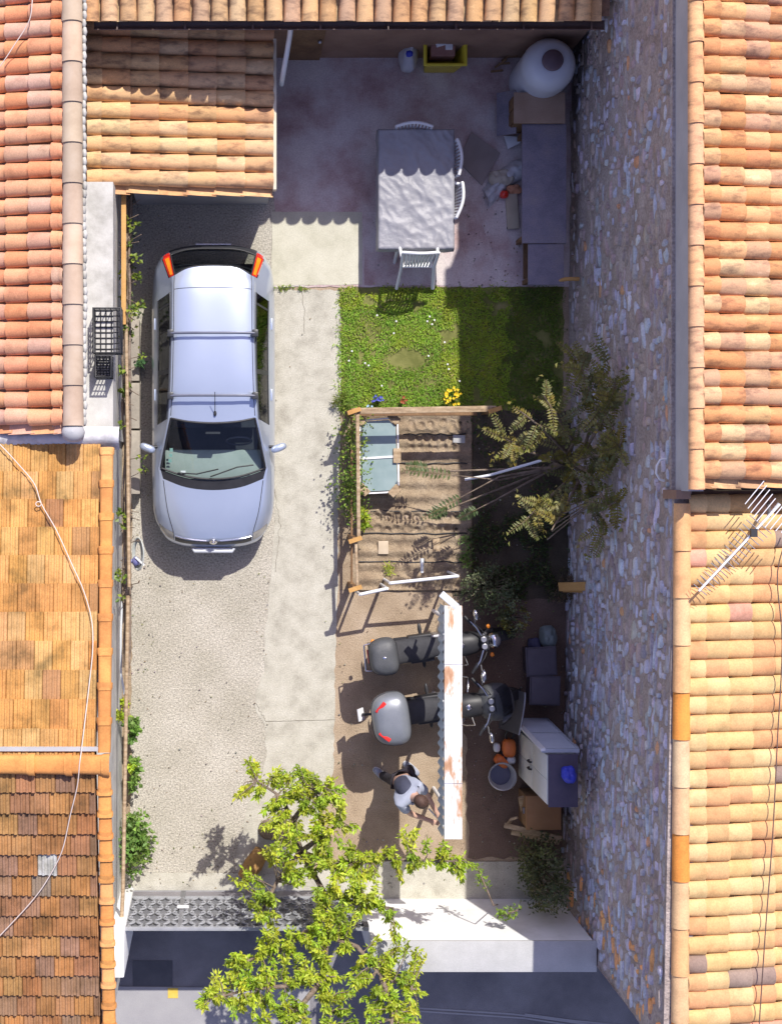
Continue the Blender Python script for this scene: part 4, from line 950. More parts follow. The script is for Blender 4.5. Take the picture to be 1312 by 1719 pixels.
for l in limbs:
    pts = [fork] + [P(*q) for q in l]; tb.tube(pts, [.035,.024,.015,.008], 7)
    for k in range(14):
        s_ = fr.uniform(.8, 2.98); i = int(s_); a = pts[i].lerp(pts[min(3,i+1)], s_-i)
        d = (pts[-1]-pts[0]).normalized()*.25 + rdir(fr, -.1)*1.0; d.z *= .8
        b = a + d.normalized()*fr.uniform(.28,.46)
        b.x = min(b.x, wx(b.y, b.z)-.07); a.x = min(a.x, wx(a.y, a.z)-.05)
        lit = a.x < 4.3
        cc = fr.choice(YOL + YOL + OLIVE)
        b = a + (b-a)*.8; frond(lf, a, b, 9, .075, .032, cc, fr)
        for e_ in range(4): leaf(lf, b + rdir(fr)*fr.uniform(.02,.12), rdir(fr), rdir(fr), .07, .05, vary(cc, .3, fr))
for (x, y) in ((965,600),(980,620),(1000,625),(1015,640),(1030,660),(1040,690),(1045,720),(1042,760),(990,660),(1005,690),(1030,780),(985,590),(1020,610)):
    z_ = 2.9 if x > 1000 else 2.4; a = P(x, y, z_); a.x = min(a.x, wx(a.y,z_)-.15)
    for k in range(3):
        d = Vector((fr.uniform(-.25,.1), fr.choice((-1,1))*fr.uniform(.15,.4), fr.uniform(-.15,.1))); frond(lf, a, a + d, 9, .075, .04, fr.choice(OLIVE + YOL[1:]), fr)
for (x0,y0,x1,y1,z_) in ((838,806,676,789,.9),(752,791,682,781,.7),(838,800,708,870,.95),(775,845,722,868,.6),(830,840,770,870,.8)):
    tb.tube([P(930,785,1.0), P(x0,y0,z_+.1), P(x0+(x1-x0)*.5, y0+(y1-y0)*.5, z_+.05)], [.02,.012,.006], 6)
    frond(lf, P(x0+(x1-x0)*.45, y0+(y1-y0)*.45, z_), P(x1,y1,z_), 12, .10, .04, fr.choice([(.09,.13,.04),(.12,.15,.05)]), fr, .02)
for i in range(5):
    a = P(1010,830,2.6+i*.05); b = P(950-i*8,850+i*14,2.0); tb.tube([a, b], .009, 5)
tb.build('trunk', M['bark'], t); lf.build('crown', M['leaf'], t, recalc=False); stubs.build('cut_branch', M['wood'], t)
# grey green shrubs by the bikes
bush('shrub', 'grey green shrub between the vegetable bed and the motorbikes', 'shrub', 812, 985, .34, 1.1, 1500, GREYG, .05, .03, rx=.42, seed=21)
bush('shrub', 'grey green hanging shrub over the front of the motorbikes', 'shrub', 848, 1035, .30, 1.0, 800, GREYG + YOL[1:2], .05, .03, rx=.20, seed=22)
bush('shrub', 'dark olive shrub growing up the stone wall by the street', 'shrub', 888, 1440, .55, 1.9, 2300, [(.10,.12,.045),(.14,.15,.05),(.08,.10,.04)], .07, .03, rx=.32, seed=23)
bush('shrub', 'dry brown shrub at the foot of the stone wall beside the beds', 'shrub', 935, 985, .26, .7, 700, [(.16,.11,.07),(.2,.14,.08),(.10,.10,.04)], .07, .012, rx=.25, seed=24)
mb = MB(); mb.bar(P(938,985,.7), P(990,984,1.15), .12, .03); mb.bar(P(945,991,.66), P(992,992,1.1), .05, .03); o = tag(mb.build('plank', M['wood_o']), 'short brown plank resting against the stone wall above the dry shrub', 'plank')

# ------------------------------------------------------------------ lime green tree at the street
tr = random.Random(77)
t = thing('tree', 'bright lime green tree leaning over the gate and the street', 'tree', tuple(P(452,1392)))
tb = MB(); lf = MB()
TZ = lambda y: 1.75 + max(0, y-1280)/440*1.15
node = {}
trunk = [P(450,1392,0), P(466,1398,.5), P(486,1414,1.1), P(505,1430,1.6)]
tb.tube(trunk, [.15,.115,.085,.06], 12)
limbs = [ [(505,1430,1.6),(490,1380,1.75),(475,1340,1.8),(430,1310,1.85)], [(490,1380,1.75),(520,1340,1.85),(545,1322,1.9)], [(505,1430,1.6),(545,1400,1.9),(575,1380,2.0)], [(505,1430,1.6),(555,1450,1.95),(640,1442,2.1),(760,1446,2.25)], [(505,1430,1.6),(545,1500,2.0),(550,1570,2.35),(545,1640,2.6),(560,1740,2.9)], [(550,1570,2.35),(600,1590,2.5),(640,1640,2.7),(690,1660,2.8)], [(545,1640,2.6),(490,1655,2.7),(420,1660,2.75),(345,1680,2.8)], [(545,1540,2.2),(480,1590,2.4),(410,1615,2.5)], [(505,1430,1.6),(465,1480,1.95),(440,1530,2.1)], [(545,1500,2.0),(610,1520,2.2),(660,1525,2.3)], [(640,1640,2.7),(660,1700,2.9),(650,1760,3.0)], [(545,1640,2.6),(480,1720,2.9),(440,1750,3.0)] ]
LP_ = []
for l in limbs:
    pts = [P(*q) for q in l]; k = len(pts); tb.tube(pts, [max(.012, .042*(1-i/k)) for i in range(k)], 8)
    for a, b in zip(pts[:-1], pts[1:]): LP_ += [a.lerp(b, q/5) for q in range(6)]
clumps = [(425,1290),(410,1325),(440,1330),(465,1300),(460,1345),(490,1310),(500,1325),(515,1360),(475,1370),(455,1375),(560,1318),(575,1365),(540,1350),(580,1385),(530,1390),(500,1400),(470,1410),(460,1430),(490,1440),(520,1430),(550,1420),(585,1425),(610,1445),(640,1440),(670,1450),(700,1450),(735,1445),(760,1440),(780,1465),(690,1410),(745,1425),(545,1450),(520,1475),(500,1460),(415,1475),(435,1500),(455,1510),(440,1530),(545,1500),(560,1480),(580,1500),(600,1490),(570,1530),(590,1540),(620,1510),(650,1525),(560,1560),(450,1560),(445,1590),(480,1580),(510,1575),(540,1585),(400,1610),(420,1625),(450,1620),(480,1610),(515,1610),(550,1620),(580,1590),(620,1600),(645,1620),(600,1630),(660,1620),(680,1640),(640,1660),(600,1660),(560,1650),(520,1640),(490,1650),(450,1650),(430,1650),(400,1640),(378,1640),(365,1672),(338,1682),(390,1690),(420,1680),(450,1690),(480,1690),(510,1700),(540,1680),(580,1690),(620,1690),(655,1680),(680,1690),(700,1660),(667,1582),(703,1612),(660,1700),(690,1712),(440,1712),(480,1715),(470,1760),(520,1750),(570,1760),(620,1750),(660,1770),(540,1540),(525,1555),(600,1470),(625,1470),(575,1450),(545,1720),(600,1720),(530,1320),(560,1345),(505,1290),(540,1365),(485,1340)]
for (px, py) in clumps:
    for rep_ in range(5):
        qx, qy = px + tr.gauss(0, 9), py + tr.gauss(0, 9)
        cc = P(qx, qy, TZ(qy) + tr.uniform(-.18,.18))
        near = min(LP_, key=lambda q: (q-cc).length)
        mid = near.lerp(cc, .5) + Vector((tr.uniform(-.05,.05), tr.uniform(-.05,.05), .04))
        tb.tube([near, mid, cc], [.010,.007,.004], 5)
        base = vary(tr.choice(LIME), .18, tr); ax = (cc - near).normalized() if (cc-near).length > .02 else Vector((0,-1,0))
        for j in range(46):
            s_ = tr.uniform(.35, 1.12); p = near.lerp(cc, s_) if (cc-near).length < .45 else cc - ax*tr.uniform(-.05,.22)
            p = p + rdir(tr)*tr.uniform(0,.05)
            d = ax*.5 + rdir(tr)*.8 + Vector((0,-.55,-.15)); leaf(lf, p, d, rdir(tr, .9), tr.uniform(.055,.095), tr.uniform(.024,.038), vary(base, .22, tr), .18)
tb.build('trunk', M['bark'], t); lf.build('crown', M['leaf'], t, recalc=False)
mb = MB(); mb.tube([P(410,1474,.12), P(425,1452,.13), P(440,1428,.12)], [.11,.14,.11], 12); tag(mb.build('log', mat('split_log',[(.26,.14,.05),(.42,.24,.08),(.2,.11,.05)],9,.9,.8,30)), 'orange brown log lying beside the tree trunk inside the gate', 'log')
# hanging twigs at the white wall
for (x0,y0,x1,y1,lab) in ((800,1455,828,1520,'leafy drooping twig in the shade by the white wall'),(835,1540,868,1528,'small bright leafy sprig sticking up over the white wall')):
    t = thing('twig', lab, 'twig', tuple(P(x0,y0,1.2))); mb = MB(); mb.tube([P(x0,y0,1.5), P((x0+x1)/2,(y0+y1)/2,1.7), P(x1,y1,1.75)], .012, 6); mb.tube([P(x1,y1,1.75), P(x1+8,y1-2,0)], .008, 5); mb.build('stem', M['bark'], t)
    lf = MB()
    for j in range(90 if x0 > 820 else 60):
        s_ = tr.uniform(0, 1 if x0 > 820 else .6); leaf(lf, P(x0,y0,1.5).lerp(P(x1,y1,1.75), s_) + rdir(tr)*.07, rdir(tr,.2), rdir(tr), .07, .03, vary((.22,.33,.04), .25, tr))
    lf.build('foliage', M['leaf'], t, recalc=False)

# ------------------------------------------------------------------ grape vine and plants on the left wall
vr = random.Random(12)
t = thing('grape_vine', 'gnarled grape vine with sparse young leaves along the left wall', 'vine', tuple(P(212,900)))
sm = MB(); lf = MB()
for s0 in range(3):
    pts = []; x = -1.40 + .04*s0
    for k in range(34):
        y = 4.0 - k*.20 - s0*.05; pts.append(Vector((x + .045*noise.noise(Vector((y*1.7, s0*5, 0))), y, 1.35 + .25*noise.noise(Vector((y*.9, s0*3, 4))))))
    sm.tube(pts, [.016 + .008*vr.random() for _ in pts], 6)
for y in (3.1,1.2,-.6,-1.6): sm.tube([(-1.40,y,0),(-1.38,y+.04,.6),(-1.40,y,1.3)], [.04,.03,.02], 7)
spots = [(215,372,14),(224,378,10),(216,410,8),(228,435,14),(206,462,12),(228,464,12),(236,466,8),(206,500,8),(222,520,12),(236,512,12),(230,522,10),(210,550,16),(213,565,12),(205,622,14),(212,648,16),(236,598,8),(210,660,10),(206,715,8),(240,790,8),(238,768,6),(203,865,14),(206,880,8),(200,963,18),(208,975,10),(204,1005,8)]
for (px, py, n) in spots:
    z_ = vr.uniform(1.3,1.7); cc = P(px, py, z_); sm.tube([(-1.40, cc.y+vr.uniform(-.15,.15), 1.35), cc], .006, 5)
    for j in range(n):
        d = rdir(vr, .3); leaf(lf, cc + rdir(vr)*.05, d, rdir(vr), vr.uniform(.05,.09), vr.uniform(.045,.075), vary(vr.choice([(.22,.30,.04),(.28,.34,.05),(.14,.22,.04)]), .2, vr))
for k in range(40):
    y = vr.uniform(-1.6, 3.9); a = Vector((-1.40 + vr.uniform(-.03,.08), y, 1.4)); sm.tube([a, a + Vector((vr.uniform(-.05,.2), vr.uniform(-.12,.12), vr.uniform(0,.2)))], .006, 5)
sm.build('stem', M['bark'], t); lf.build('foliage', M['leaf'], t, recalc=False)
bush('ivy', 'yellow green vine clump at the left wall opposite the motorbikes', 'plant', 209, 1180, .16, 1.2, 260, LIME, .07, .06, rx=.09, seed=41)
bush('ivy', 'dark green leafy clump at the left wall above the larger ones', 'plant', 226, 1217, .18, .7, 200, GREEN, .08, .07, rx=.09, seed=42)
bush('ivy', 'middle sized leafy clump on the left wall nearer the street', 'plant', 227, 1288, .24, .7, 280, GREEN + LIME[:1], .08, .07, rx=.09, seed=43)
bush('ivy', 'largest leafy bush along the left wall just inside the gate', 'plant', 230, 1402, .56, .75, 760, GREEN + [(.16,.27,.05)], .08, .07, rx=.17, seed=44)
bush('ivy', 'single broad dark green leaf cluster beside the car', 'plant', 232, 610, .06, .6, 60, [(.08,.17,.07)], .10, .09, rx=.06, seed=45)
bush('ivy', 'thin green vine strip hanging on the left wall behind the car', 'plant', 204, 480, 1.0, 1.6, 420, [(.10,.16,.05),(.16,.2,.05)], .06, .045, rx=.03, seed=46)
mb = MB(); mb.bar(P(208,314,1.62), P(208,545,1.62), .065, .06); tag(mb.build('wooden_beam', M['wood_o'], bevel=.005), 'bright orange wooden beam along the left wall behind the car', 'beam')
mb = MB(); mb.tube([P(212,545,1.55), P(214,700,1.55), P(217,985,1.55)], .025, 8); tag(mb.build('wooden_pole', M['wood']), 'grey brown wooden pole along the left wall beside the car', 'pole')
mb = MB(); mb.tube([P(215,1000,1.5), P(211,1250,1.5), P(207,1485,1.5), P(202,1600,1.5)], .027, 8); tag(mb.build('wooden_pole', M['wood']), 'long tan pole along the left wall from the hose to the gate', 'pole')
mb = MB(); mb.tube([P(212,960,1.3), P(206,1000,1.3), P(203,1060,1.3), P(203,1130,1.3), P(209,1165,1.2)], .017, 8); tag(mb.build('conduit', M['pipe']), 'thin pale grey conduit running down the left wall below the hose', 'pipe')
for i, (y0, y1) in enumerate(((536,640),(642,720),(722,830))):
    a, b = P(221,y0,.3), P(232,y1,.3); mb = MB(); mb.box(((a.x+b.x)/2,(a.y+b.y)/2,.15),(.13+.01*i,a.y-b.y-.01,.30)); tag(mb.build('kerb_block', mat('kerb_stone_%s' % 'abc'[i],[(.28,.25,.21),(.40,.36,.30)],5,.9,.5,40) if i == 0 else bpy.data.materials['kerb_stone_a'], bevel=.015), ['rough stone kerb block nearest the shed, left of the car','rough stone kerb block level with the front roof bar','rough stone kerb block beside the windscreen and bonnet'][i], 'kerb', 'kerb blocks left of the car')

# fallen leaves, twigs and pebbles scattered over the yard
mb = MB(); lr = random.Random(99)
for i in range(2600):
    px = lr.uniform(215, 960); py = lr.uniform(330, 1490)
    edge = (px < 260 or 560 < px < 600 or 440 < px < 465 or py > 1400 or px > 780)
    if not edge and lr.random() > .22: continue
    if 450 < px < 566 and py < 1300 and lr.random() > .12: continue
    if 455 < px < 610 and 355 < py < 480: continue
    if 590 < px < 790 and 690 < py < 990: continue
    if 569 < px < 945 and 482 < py < 690: continue
    p = P(px, py, .022)
    if lr.random() < .6: leaf(mb, p, Vector((lr.uniform(-1,1), lr.uniform(-1,1), lr.uniform(-.1,.3))), Vector((0,0,1)), lr.uniform(.015,.045), lr.uniform(.008,.02), vary(lr.choice([(.20,.13,.07),(.28,.20,.10),(.12,.09,.06),(.2,.22,.07)]), .3, lr), .2)
    else:
        r_ = lr.uniform(.006,.016); mb.ell(p, (r_, r_*lr.uniform(.7,1), r_*.6), 6, 4, col_=vary((.36,.33,.30), .4, lr))
o = mb.build('leaf_litter', M['leaf'], recalc=False); o['kind'] = 'stuff'

# ------------------------------------------------------------------ table and chairs
c0, c1 = P(637,219,.73), P(760,416,.73)
t = thing('garden_table', 'garden table under a wrinkled grey cover on the patio', 'table', ((c0.x+c1.x)/2,(c0.y+c1.y)/2,.010))
mb = MB(); mb.box(((c0.x+c1.x)/2,(c0.y+c1.y)/2,.70),(c1.x-c0.x-.02,c0.y-c1.y-.02,.03)); mb.build('tabletop', M['plastic_w'], t, bevel=.008)
for x in (c0.x+.10, c1.x-.10):
    for y in (c0.y-.12, c1.y+.12): mb = MB(); mb.tube([(x,y,.010),(x,y,.69)], .028, 8); mb.build('leg', M['plastic_w'], t)
cr = random.Random(3); NXg, NYg = 64, 96; sk = .19
rows = []; cx, cy = (c0.x+c1.x)/2, (c0.y+c1.y)/2; hx, hy = (c1.x-c0.x)/2, (c0.y-c1.y)/2
for i in range(NYg+1):
    row = []
    for j in range(NXg+1):
        a = -(hx+sk) + 2*(hx+sk)*j/NXg; b = -(hy+sk) + 2*(hy+sk)*i/NYg
        ox, oy = max(0, abs(a)-hx), max(0, abs(b)-hy)
        dr = max(ox, oy)
        x = max(-hx, min(hx, a)) ; y = max(-hy, min(hy, b))
        q = Vector((a*3.2 + b*1.9, b*2.0, 1.7))
        wr_ = .013*(1-abs(noise.noise(q))*3.2) + .012*(1-abs(noise.noise(Vector((a*9+b*5, b*5-a*2, 3))))*3)
        if dr > 0:
            fl = .018 + .22*dr*(.35 + .35*noise.noise(Vector(((a if oy > ox else b)*6, 2, 5))))
            if ox > 0: x += math.copysign(fl, a)
            if oy > 0: y += math.copysign(fl, b)
            z = .742 - dr*.96 + wr_*.4
        else: z = .735 + max(-.004, wr_)
        row.append(Vector((cx+x, cy+y, z)))
    rows.append(row)
mb = MB(); mb.grid(rows)
o = tag(mb.build('table_cover', mat('grey_vinyl', [(.25,.25,.28),(.32,.32,.35)], 3, .5, .6, 22), weld=True), 'wrinkled silver grey cover draped over the patio table', 'table cover')

def chair(label, loc, rz, tilt=0.0, src=None):
    t = thing('garden_chair', label, 'chair', loc, rz, 'white plastic garden chairs', (tilt, 0) if tilt else None)
    mb = MB(); rows = []
    for i in range(9):
        y = .22 - .42*i/8
        rows.append([Vector((x, y, .43 - .012*math.cos(x*9) - (.02*((i-6)/2)**2*0))) for x in [-.22+.44*j/10 for j in range(11)]])
    for i in range(0, 10):  # slatted seat
        x = -.205 + .41*i/9; mb.bar((x,.22,.425),(x,-.19,.41), .03, .016)
    mb.bar((-.23,.21,.42),(.23,.21,.42),.05,.025); mb.bar((-.21,-.19,.41),(.21,-.19,.41),.04,.02); mb.build('seat', M['plastic_w'], t, local=True, bevel=.004)
    mb = MB(); arc = [(-.25+.05*k, -.265 - .045*math.sin(math.pi*k/10) , .79 + .03*math.sin(math.pi*k/10)) for k in range(11)]
    mb.tube(arc, .024, 8)
    for k in range(1, 10): mb.bar(arc[k], (arc[k][0]*.82, -.20, .43), .026, .012)
    mb.build('backrest', M['plastic_w'], t, local=True)
    for s_ in (1,-1):
        mb = MB(); mb.tube([(s_*.26,.24,0),(s_*.245,.21,.42),(s_*.25,.20,.63)], [.026,.026,.02], 7); mb.build('leg', M['plastic_w'], t, local=True)
        mb = MB(); mb.tube([(s_*.26,-.25,0),(s_*.23,-.21,.42),(s_*.25,-.265,.79)], [.026,.024,.022], 7); mb.build('leg', M['plastic_w'], t, local=True)
        mb = MB(); mb.tube([(s_*.255,.21,.645),(s_*.27,.0,.655),(s_*.25,-.24,.66)], .024, 7); mb.build('armrest', M['plastic_w'], t, local=True)
    return t
chair('white plastic chair tucked under the far shaded end of the table', (2.64,4.66,.011), math.pi)
chair('white plastic chair in shade at the right side of the table', (2.99,4.48,.011), R(92))
chair('sunlit white plastic chair at the right side of the table', (3.01,3.93,.011), R(80))
chair('white slatted plastic chair tipped forward against the near end of the table', (2.71,2.92,.131), 0, R(-33))

# ------------------------------------------------------------------ things along the top and right of the yard
t = thing('water_tank', 'big translucent white water tank with dark lid in the top right corner', 'tank', (4.47,5.71,.011))
mb = MB(); pr = [(.30,.0),(.36,.04),(.375,.10),(.365,.16),(.375,.25),(.365,.32),(.375,.42),(.365,.5),(.375,.6),(.365,.68),(.375,.78),(.365,.88),(.375,.98),(.36,1.09),(.31,1.20),(.24,1.25),(.17,1.26)]
mb.lathe((4.47,5.71,.011), pr, 40); mb.build('barrel', mat('tank_plastic', [(.56,.59,.66),(.64,.67,.73)], 2, .35), t)
mb = MB(); mb.lathe((4.47,5.71,.011), [(.145,1.26),(.145,1.30),(.13,1.315),(.0,1.32)], 28); mb.build('lid', mat('tank_lid', [(.12,.08,.10),(.16,.11,.13)], 5, .6), t)
mb = MB(); mb.tube([(4.15,5.53,.25),(4.07,5.49,.25)], .03, 8); mb.ell((4.07,5.49,.25),(.035,.035,.05),8,6); mb.build('tap', M['black'], t)

t = thing('plastic_bin', 'yellow plastic bin holding boxes against the top wall', 'bin', tuple(P(735,92)))
def tub(mb, c, a, b, h, th=.03):
    x, y, z = c; n = 4
    def ring(w_, d_, zz): return [Vector((x-w_, y-d_, zz)), Vector((x+w_, y-d_, zz)), Vector((x+w_, y+d_, zz)), Vector((x-w_, y+d_, zz))]
    rs = [ring(*a, z), ring(*b, z+h), ring(b[0]+th, b[1]+th, z+h), ring(b[0]+th, b[1]+th, z+h+th), ring(b[0]-th*.3, b[1]-th*.3, z+h+th), ring(b[0]-th, b[1]-th, z+h-.02), ring(a[0]-th, a[1]-th, z+.05)]
    mb.grid([r_ + [r_[0]] for r_ in rs], smooth=False); mb.add(rs[0], [(3,2,1,0)]); mb.add(rs[-1], [(0,1,2,3)])
pc = P(736,86,0); mb = MB(); tub(mb, (pc.x, pc.y-.12, .011), (.22,.20), (.28,.25), .62); mb.build('tub', M['yellow'], t, weld=True, bevel=.02)
mb = MB(); mb.box((pc.x-.03, pc.y-.10, .50), (.34,.30,.28)); o = tag(mb.build('cardboard_box', mat('box_brown', [(.26,.12,.10),(.36,.2,.15)], 4, .8), bevel=.01), 'brown open box standing in the yellow bin', 'box')
mb = MB(); mb.box((pc.x-.07, pc.y-.05, .67), (.16,.14,.06), rz=.3); mb.box((pc.x+.05, pc.y-.10, .66), (.10,.14,.05)); tag(mb.build('white_pack', M['plastic_w'], bevel=.01), 'white packaging lying on the brown box in the yellow bin', 'packaging')
def lump(name, c, r, m, label, cat, amp=.25, fr_=3.0, p=.9, n=36, k=20, rz=0):
    mb = MB(); mb.ell((0,0,0), r, n, k, p=p); Mz = Matrix.Rotation(rz, 3, 'Z')
    mb.v = [Mz @ (v*(1 + amp*noise.noise(Vector((v.x*fr_/r[0]*.5, v.y*fr_/r[1]*.5, v.z*4 + c[0])))) + Vector((0,0,amp*.12*noise.noise(v*14)))) + Vector(c) for v in mb.v]
    mn = min(v.z for v in mb.v); mb.v = [v + Vector((0,0,max(0,.012-mn))) for v in mb.v]
    return tag(mb.build(name, m), label, cat)
M['sack'] = mat('white_sack', [(.48,.48,.52),(.60,.60,.62)], 3, .7, .4, 20)
s = P(685,94,.25); lump('sack', (s.x, s.y, .26), (.13,.22,.25), M['sack'], 'whitish upright sack with blue patches left of the yellow bin', 'bag', .2)
s = P(687,84,.5); lump('sack_print', (s.x, s.y-.05, .50), (.05,.05,.03), M['blue'], 'small dark blue bundle lying on the upright whitish sack', 'bundle', .2)
s = P(708,60,.5); lump('bottle', (s.x, s.y-.05, .30), (.09,.09,.3), M['pipe'], 'pale blue canister squeezed behind the sack and yellow bin', 'canister', .08)
mb = MB()
for i in range(9): q = P(825+i*6, 118-i*6, .12); mb.bar((q.x,q.y,.05+.02*(i%3)), (q.x+.16,q.y+.10*(i%2),.12+.03*(i%2)), .025, .03)
tag(mb.build('scrap_pile', M['wood_d']), 'small dark pile of scrap sticks left of the water tank', 'scrap')

M['greyboard'] = mat('grey_board', [(.15,.14,.18),(.22,.20,.25),(.27,.24,.26)], 2.6, .75, .3, 30, speck=.22)
t = thing('workbench', 'long bench with dark grey top along the stone wall', 'bench', tuple(P(913,340)))
zb = .62; a, b = P(876,208,zb), P(950,408,zb)
mb = MB(); mb.prism([(a.x,b.y),(b.x,b.y),(b.x,a.y),(a.x,a.y)], zb-.04, zb); mb.build('top_board', M['greyboard'], t, bevel=.006)
a2, b2 = P(886,408,zb-.03), P(946,478,zb-.03)
mb = MB(); mb.prism([(a2.x,b2.y),(b2.x,b2.y),(b2.x,b.y-.004),(a2.x,b.y-.004)], zb-.07, zb-.03); mb.build('end_board', M['greyboard'], t, bevel=.006)
for x, y in ((a.x+.06,a.y-.1),(b.x-.06,a.y-.1),(a2.x+.06,b2.y+.1),(b2.x-.06,b2.y+.1),(a.x+.06,b.y+.1),(b.x-.06,b.y+.1)):
    mb = MB(); mb.box((x,y,.29),(.06,.06,.57)); mb.build('leg', M['wood_d'], t)
mb = MB(); mb.prism([(a.x+.12,b2.y+.15),(b.x-.1,b2.y+.15),(b.x-.1,a.y-.2),(a.x+.12,a.y-.2)], .08, .11); mb.build('shelf', M['wood_d'], t)
t = thing('cupboard', 'low cupboard with brownish top between the water tank and the grey bench', 'cupboard', tuple(P(905,182)))
zb = .70; a, b = P(862,155,zb), P(948,207,zb)
mb = MB(); mb.prism([(a.x+.02,b.y+.02),(b.x-.02,b.y+.02),(b.x-.02,a.y-.02),(a.x+.02,a.y-.02)], .011, zb-.03); mb.build('carcass', M['wood_d'], t)
mb = MB(); mb.prism([(a.x,b.y),(b.x,b.y),(b.x,a.y),(a.x,a.y)], zb-.03, zb); mb.build('top', M['tanflag'], t, bevel=.006)
for k in range(2):
    mb = MB(); y0 = b.y+.04+k*(a.y-b.y-.06)/2; mb.box((a.x+.008, y0+(a.y-b.y-.10)/4, .34), (.02,(a.y-b.y-.10)/2,.58)); mb.build('door', M['wood_d'], t, bevel=.004)
mb = MB(); q = [P(834,152,.5), P(860,152,.5), P(874,228,.5), P(835,226,.5)]
mb.bar(P(850,155,.02)+Vector((-.12,0,0)), P(850,155,.02)+Vector((-.119,0,0)), .01,.01)
mb = MB(); mb.box((P(850,190,.3).x, P(850,190,.3).y, .30), (.30,.62,.03), M=Matrix.Rotation(R(-35),3,'Y')); tag(mb.build('board', M['greyboard'], bevel=.004), 'blue grey board leaning against the low cupboard', 'board')
mb = MB(); pts = [P(790,222), P(838,258), P(808,312), P(768,272)]; mb.prism([(p.x,p.y) for p in reversed(pts)], .017, .045); tag(mb.build('board', mat('taupe_board',[(.26,.22,.21),(.33,.28,.27)],3,.8)), 'square taupe board lying turned on the patio right of the table', 'board')
mb = MB(); pts = [P(846,228,.1), P(876,230,.1), P(872,240,.1), P(852,250,.1)]; mb.prism([(p.x,p.y) for p in reversed(pts)], .06, .10); tag(mb.build('paper_sheet', M['plastic_w']), 'small white sheet lying above the white sack', 'sheet')
# crumpled white sheeting + bits
mb = MB(); rows = []
for i in range(25):
    t_ = i/24; ctr = P(808 + 68*t_, 318 - 52*math.sin(t_*1.45), 0)
    row = []
    for j in range(13):
        s_ = j/12; d = Vector((.10, -.28, 0))*s_
        z = .03 + .22*math.sin(math.pi*s_)*(.6+.4*t_) + .05*noise.noise(Vector((t_*7, s_*4, 1))) + .035*noise.noise(Vector((t_*19, s_*9, 6)))
        row.append(ctr + d + Vector((.03*noise.noise(Vector((t_*9,s_*5,3))), 0, max(.02, z))))
    rows.append(row)
mb.grid(rows); tag(mb.build('sheeting', M['sack']), 'crumpled white sheeting heaped beside the grey bench', 'sheeting')
s = P(838,300,.1); lump('sack', (s.x, s.y, .10), (.17,.13,.10), mat('beige_sack',[(.40,.36,.30),(.5,.45,.38)],4,.9,.4,25), 'dusty beige sack lying under the white sheeting', 'sack', .3)
s = P(845,327,.08); lump('red_can', (s.x, s.y, .09), (.065,.06,.08), M['red'], 'small red can on the ground beside the white sheeting', 'can', .05)
s = P(862,318,.08); lump('cloth', (s.x, s.y, .06), (.12,.07,.05), mat('orange_cloth',[(.50,.22,.12),(.6,.3,.18)],6,.9), 'orange cloth lying right of the small red can', 'cloth', .3)
mb = MB(); mb.bar(P(857,325,.05), P(861,384,.05), .17, .04); tag(mb.build('plank', mat('pale_plank',[(.42,.36,.27),(.5,.44,.34)],4,.85), bevel=.005), 'pale plank lying on the patio left of the grey bench', 'plank')
mb = MB(); mb.bar(P(850,383,.05), P(868,380,.05), .02, .02); tag(mb.build('hand_tool', M['black']), 'short black tool lying below the pale plank', 'tool')

# ------------------------------------------------------------------ lower right store corner
M['cream'] = mat('cream_door', [(.62,.62,.58),(.72,.72,.68)], 3, .5, speck=.06)
t = thing('storage_cabinet', 'tall cream two door cabinet standing against the stone wall', 'cabinet', (4.44,-4.02,0))
x0, x1, y0, y1, zt = 4.27, 4.63, -4.36, -3.69, 2.0
mb = MB(); mb.prism([(x0,y0),(x1,y0),(x1,y1),(x0,y1)], .02, zt-.02); mb.build('carcass', mat('cabinet_grey',[(.40,.40,.42),(.46,.46,.48)],3,.6), t)
mb = MB(); mb.box(((x0+x1)/2,(y0+y1)/2,zt-.005),(x1-x0+.03,y1-y0+.03,.03)); mb.build('top', mat('cabinet_top',[(.06,.05,.085),(.09,.075,.11)],3,.75,.2,30), t, bevel=.004)
for k in range(2):
    for (za_, zb_) in ((.05,1.02),(1.04,1.96)):
        ya, yb = (y0+.01, (y0+y1)/2-.004) if k == 0 else ((y0+y1)/2+.004, y1-.01)
        mb = MB(); mb.box((x0-.012,(ya+yb)/2,(za_+zb_)/2),(.022,yb-ya,zb_-za_)); d_ = mb.build('door', M['cream'], t, bevel=.004)
        if za_ < 1:
            mb = MB(); yy = (y0+y1)/2 + (.05 if k else -.05); mb.tube([(x0-.03,yy,.84),(x0-.06,yy,.87),(x0-.06,yy,.98),(x0-.03,yy,1.0)], .014, 6); mb.build('handle', M['black'], d_)
t2 = thing('louvred_shutter', 'pale blue louvred shutter leaning on the side of the cream cabinet', 'shutter', (4.44,-3.63,0))
M['shut'] = mat('shutter_blue', [(.36,.40,.48),(.43,.47,.55)], 3, .6)
Q = lambda x, z: Vector((x, -3.54 - .05*z, z))
mb = MB()
for x in (4.20, 4.66): mb.bar(Q(x,.03), Q(x,1.95), .035, .05)
for z in (.05, 1.0, 1.93): mb.bar(Q(4.20,z), Q(4.66,z), .05, .05)
mb.build('frame', M['shut'], t2)
mb = MB()
for k in range(19):
    z = .12 + k*.095
    if abs(z-1.0) > .05: mb.box(Q(4.43,z), (.43,.012,.075), M=Matrix.Rotation(R(38),3,'X'))
o = mb.build('slat', M['shut'], t2); o['kind'] = 'stuff'
del o['kind']
mb = MB(); mb.bar((4.16,-3.50,.0),(4.19,-3.62,1.98), .06,.035); tag(mb.build('post', M['plastic_w']), 'whitish batten leaning at the corner of the louvred shutter', 'batten')
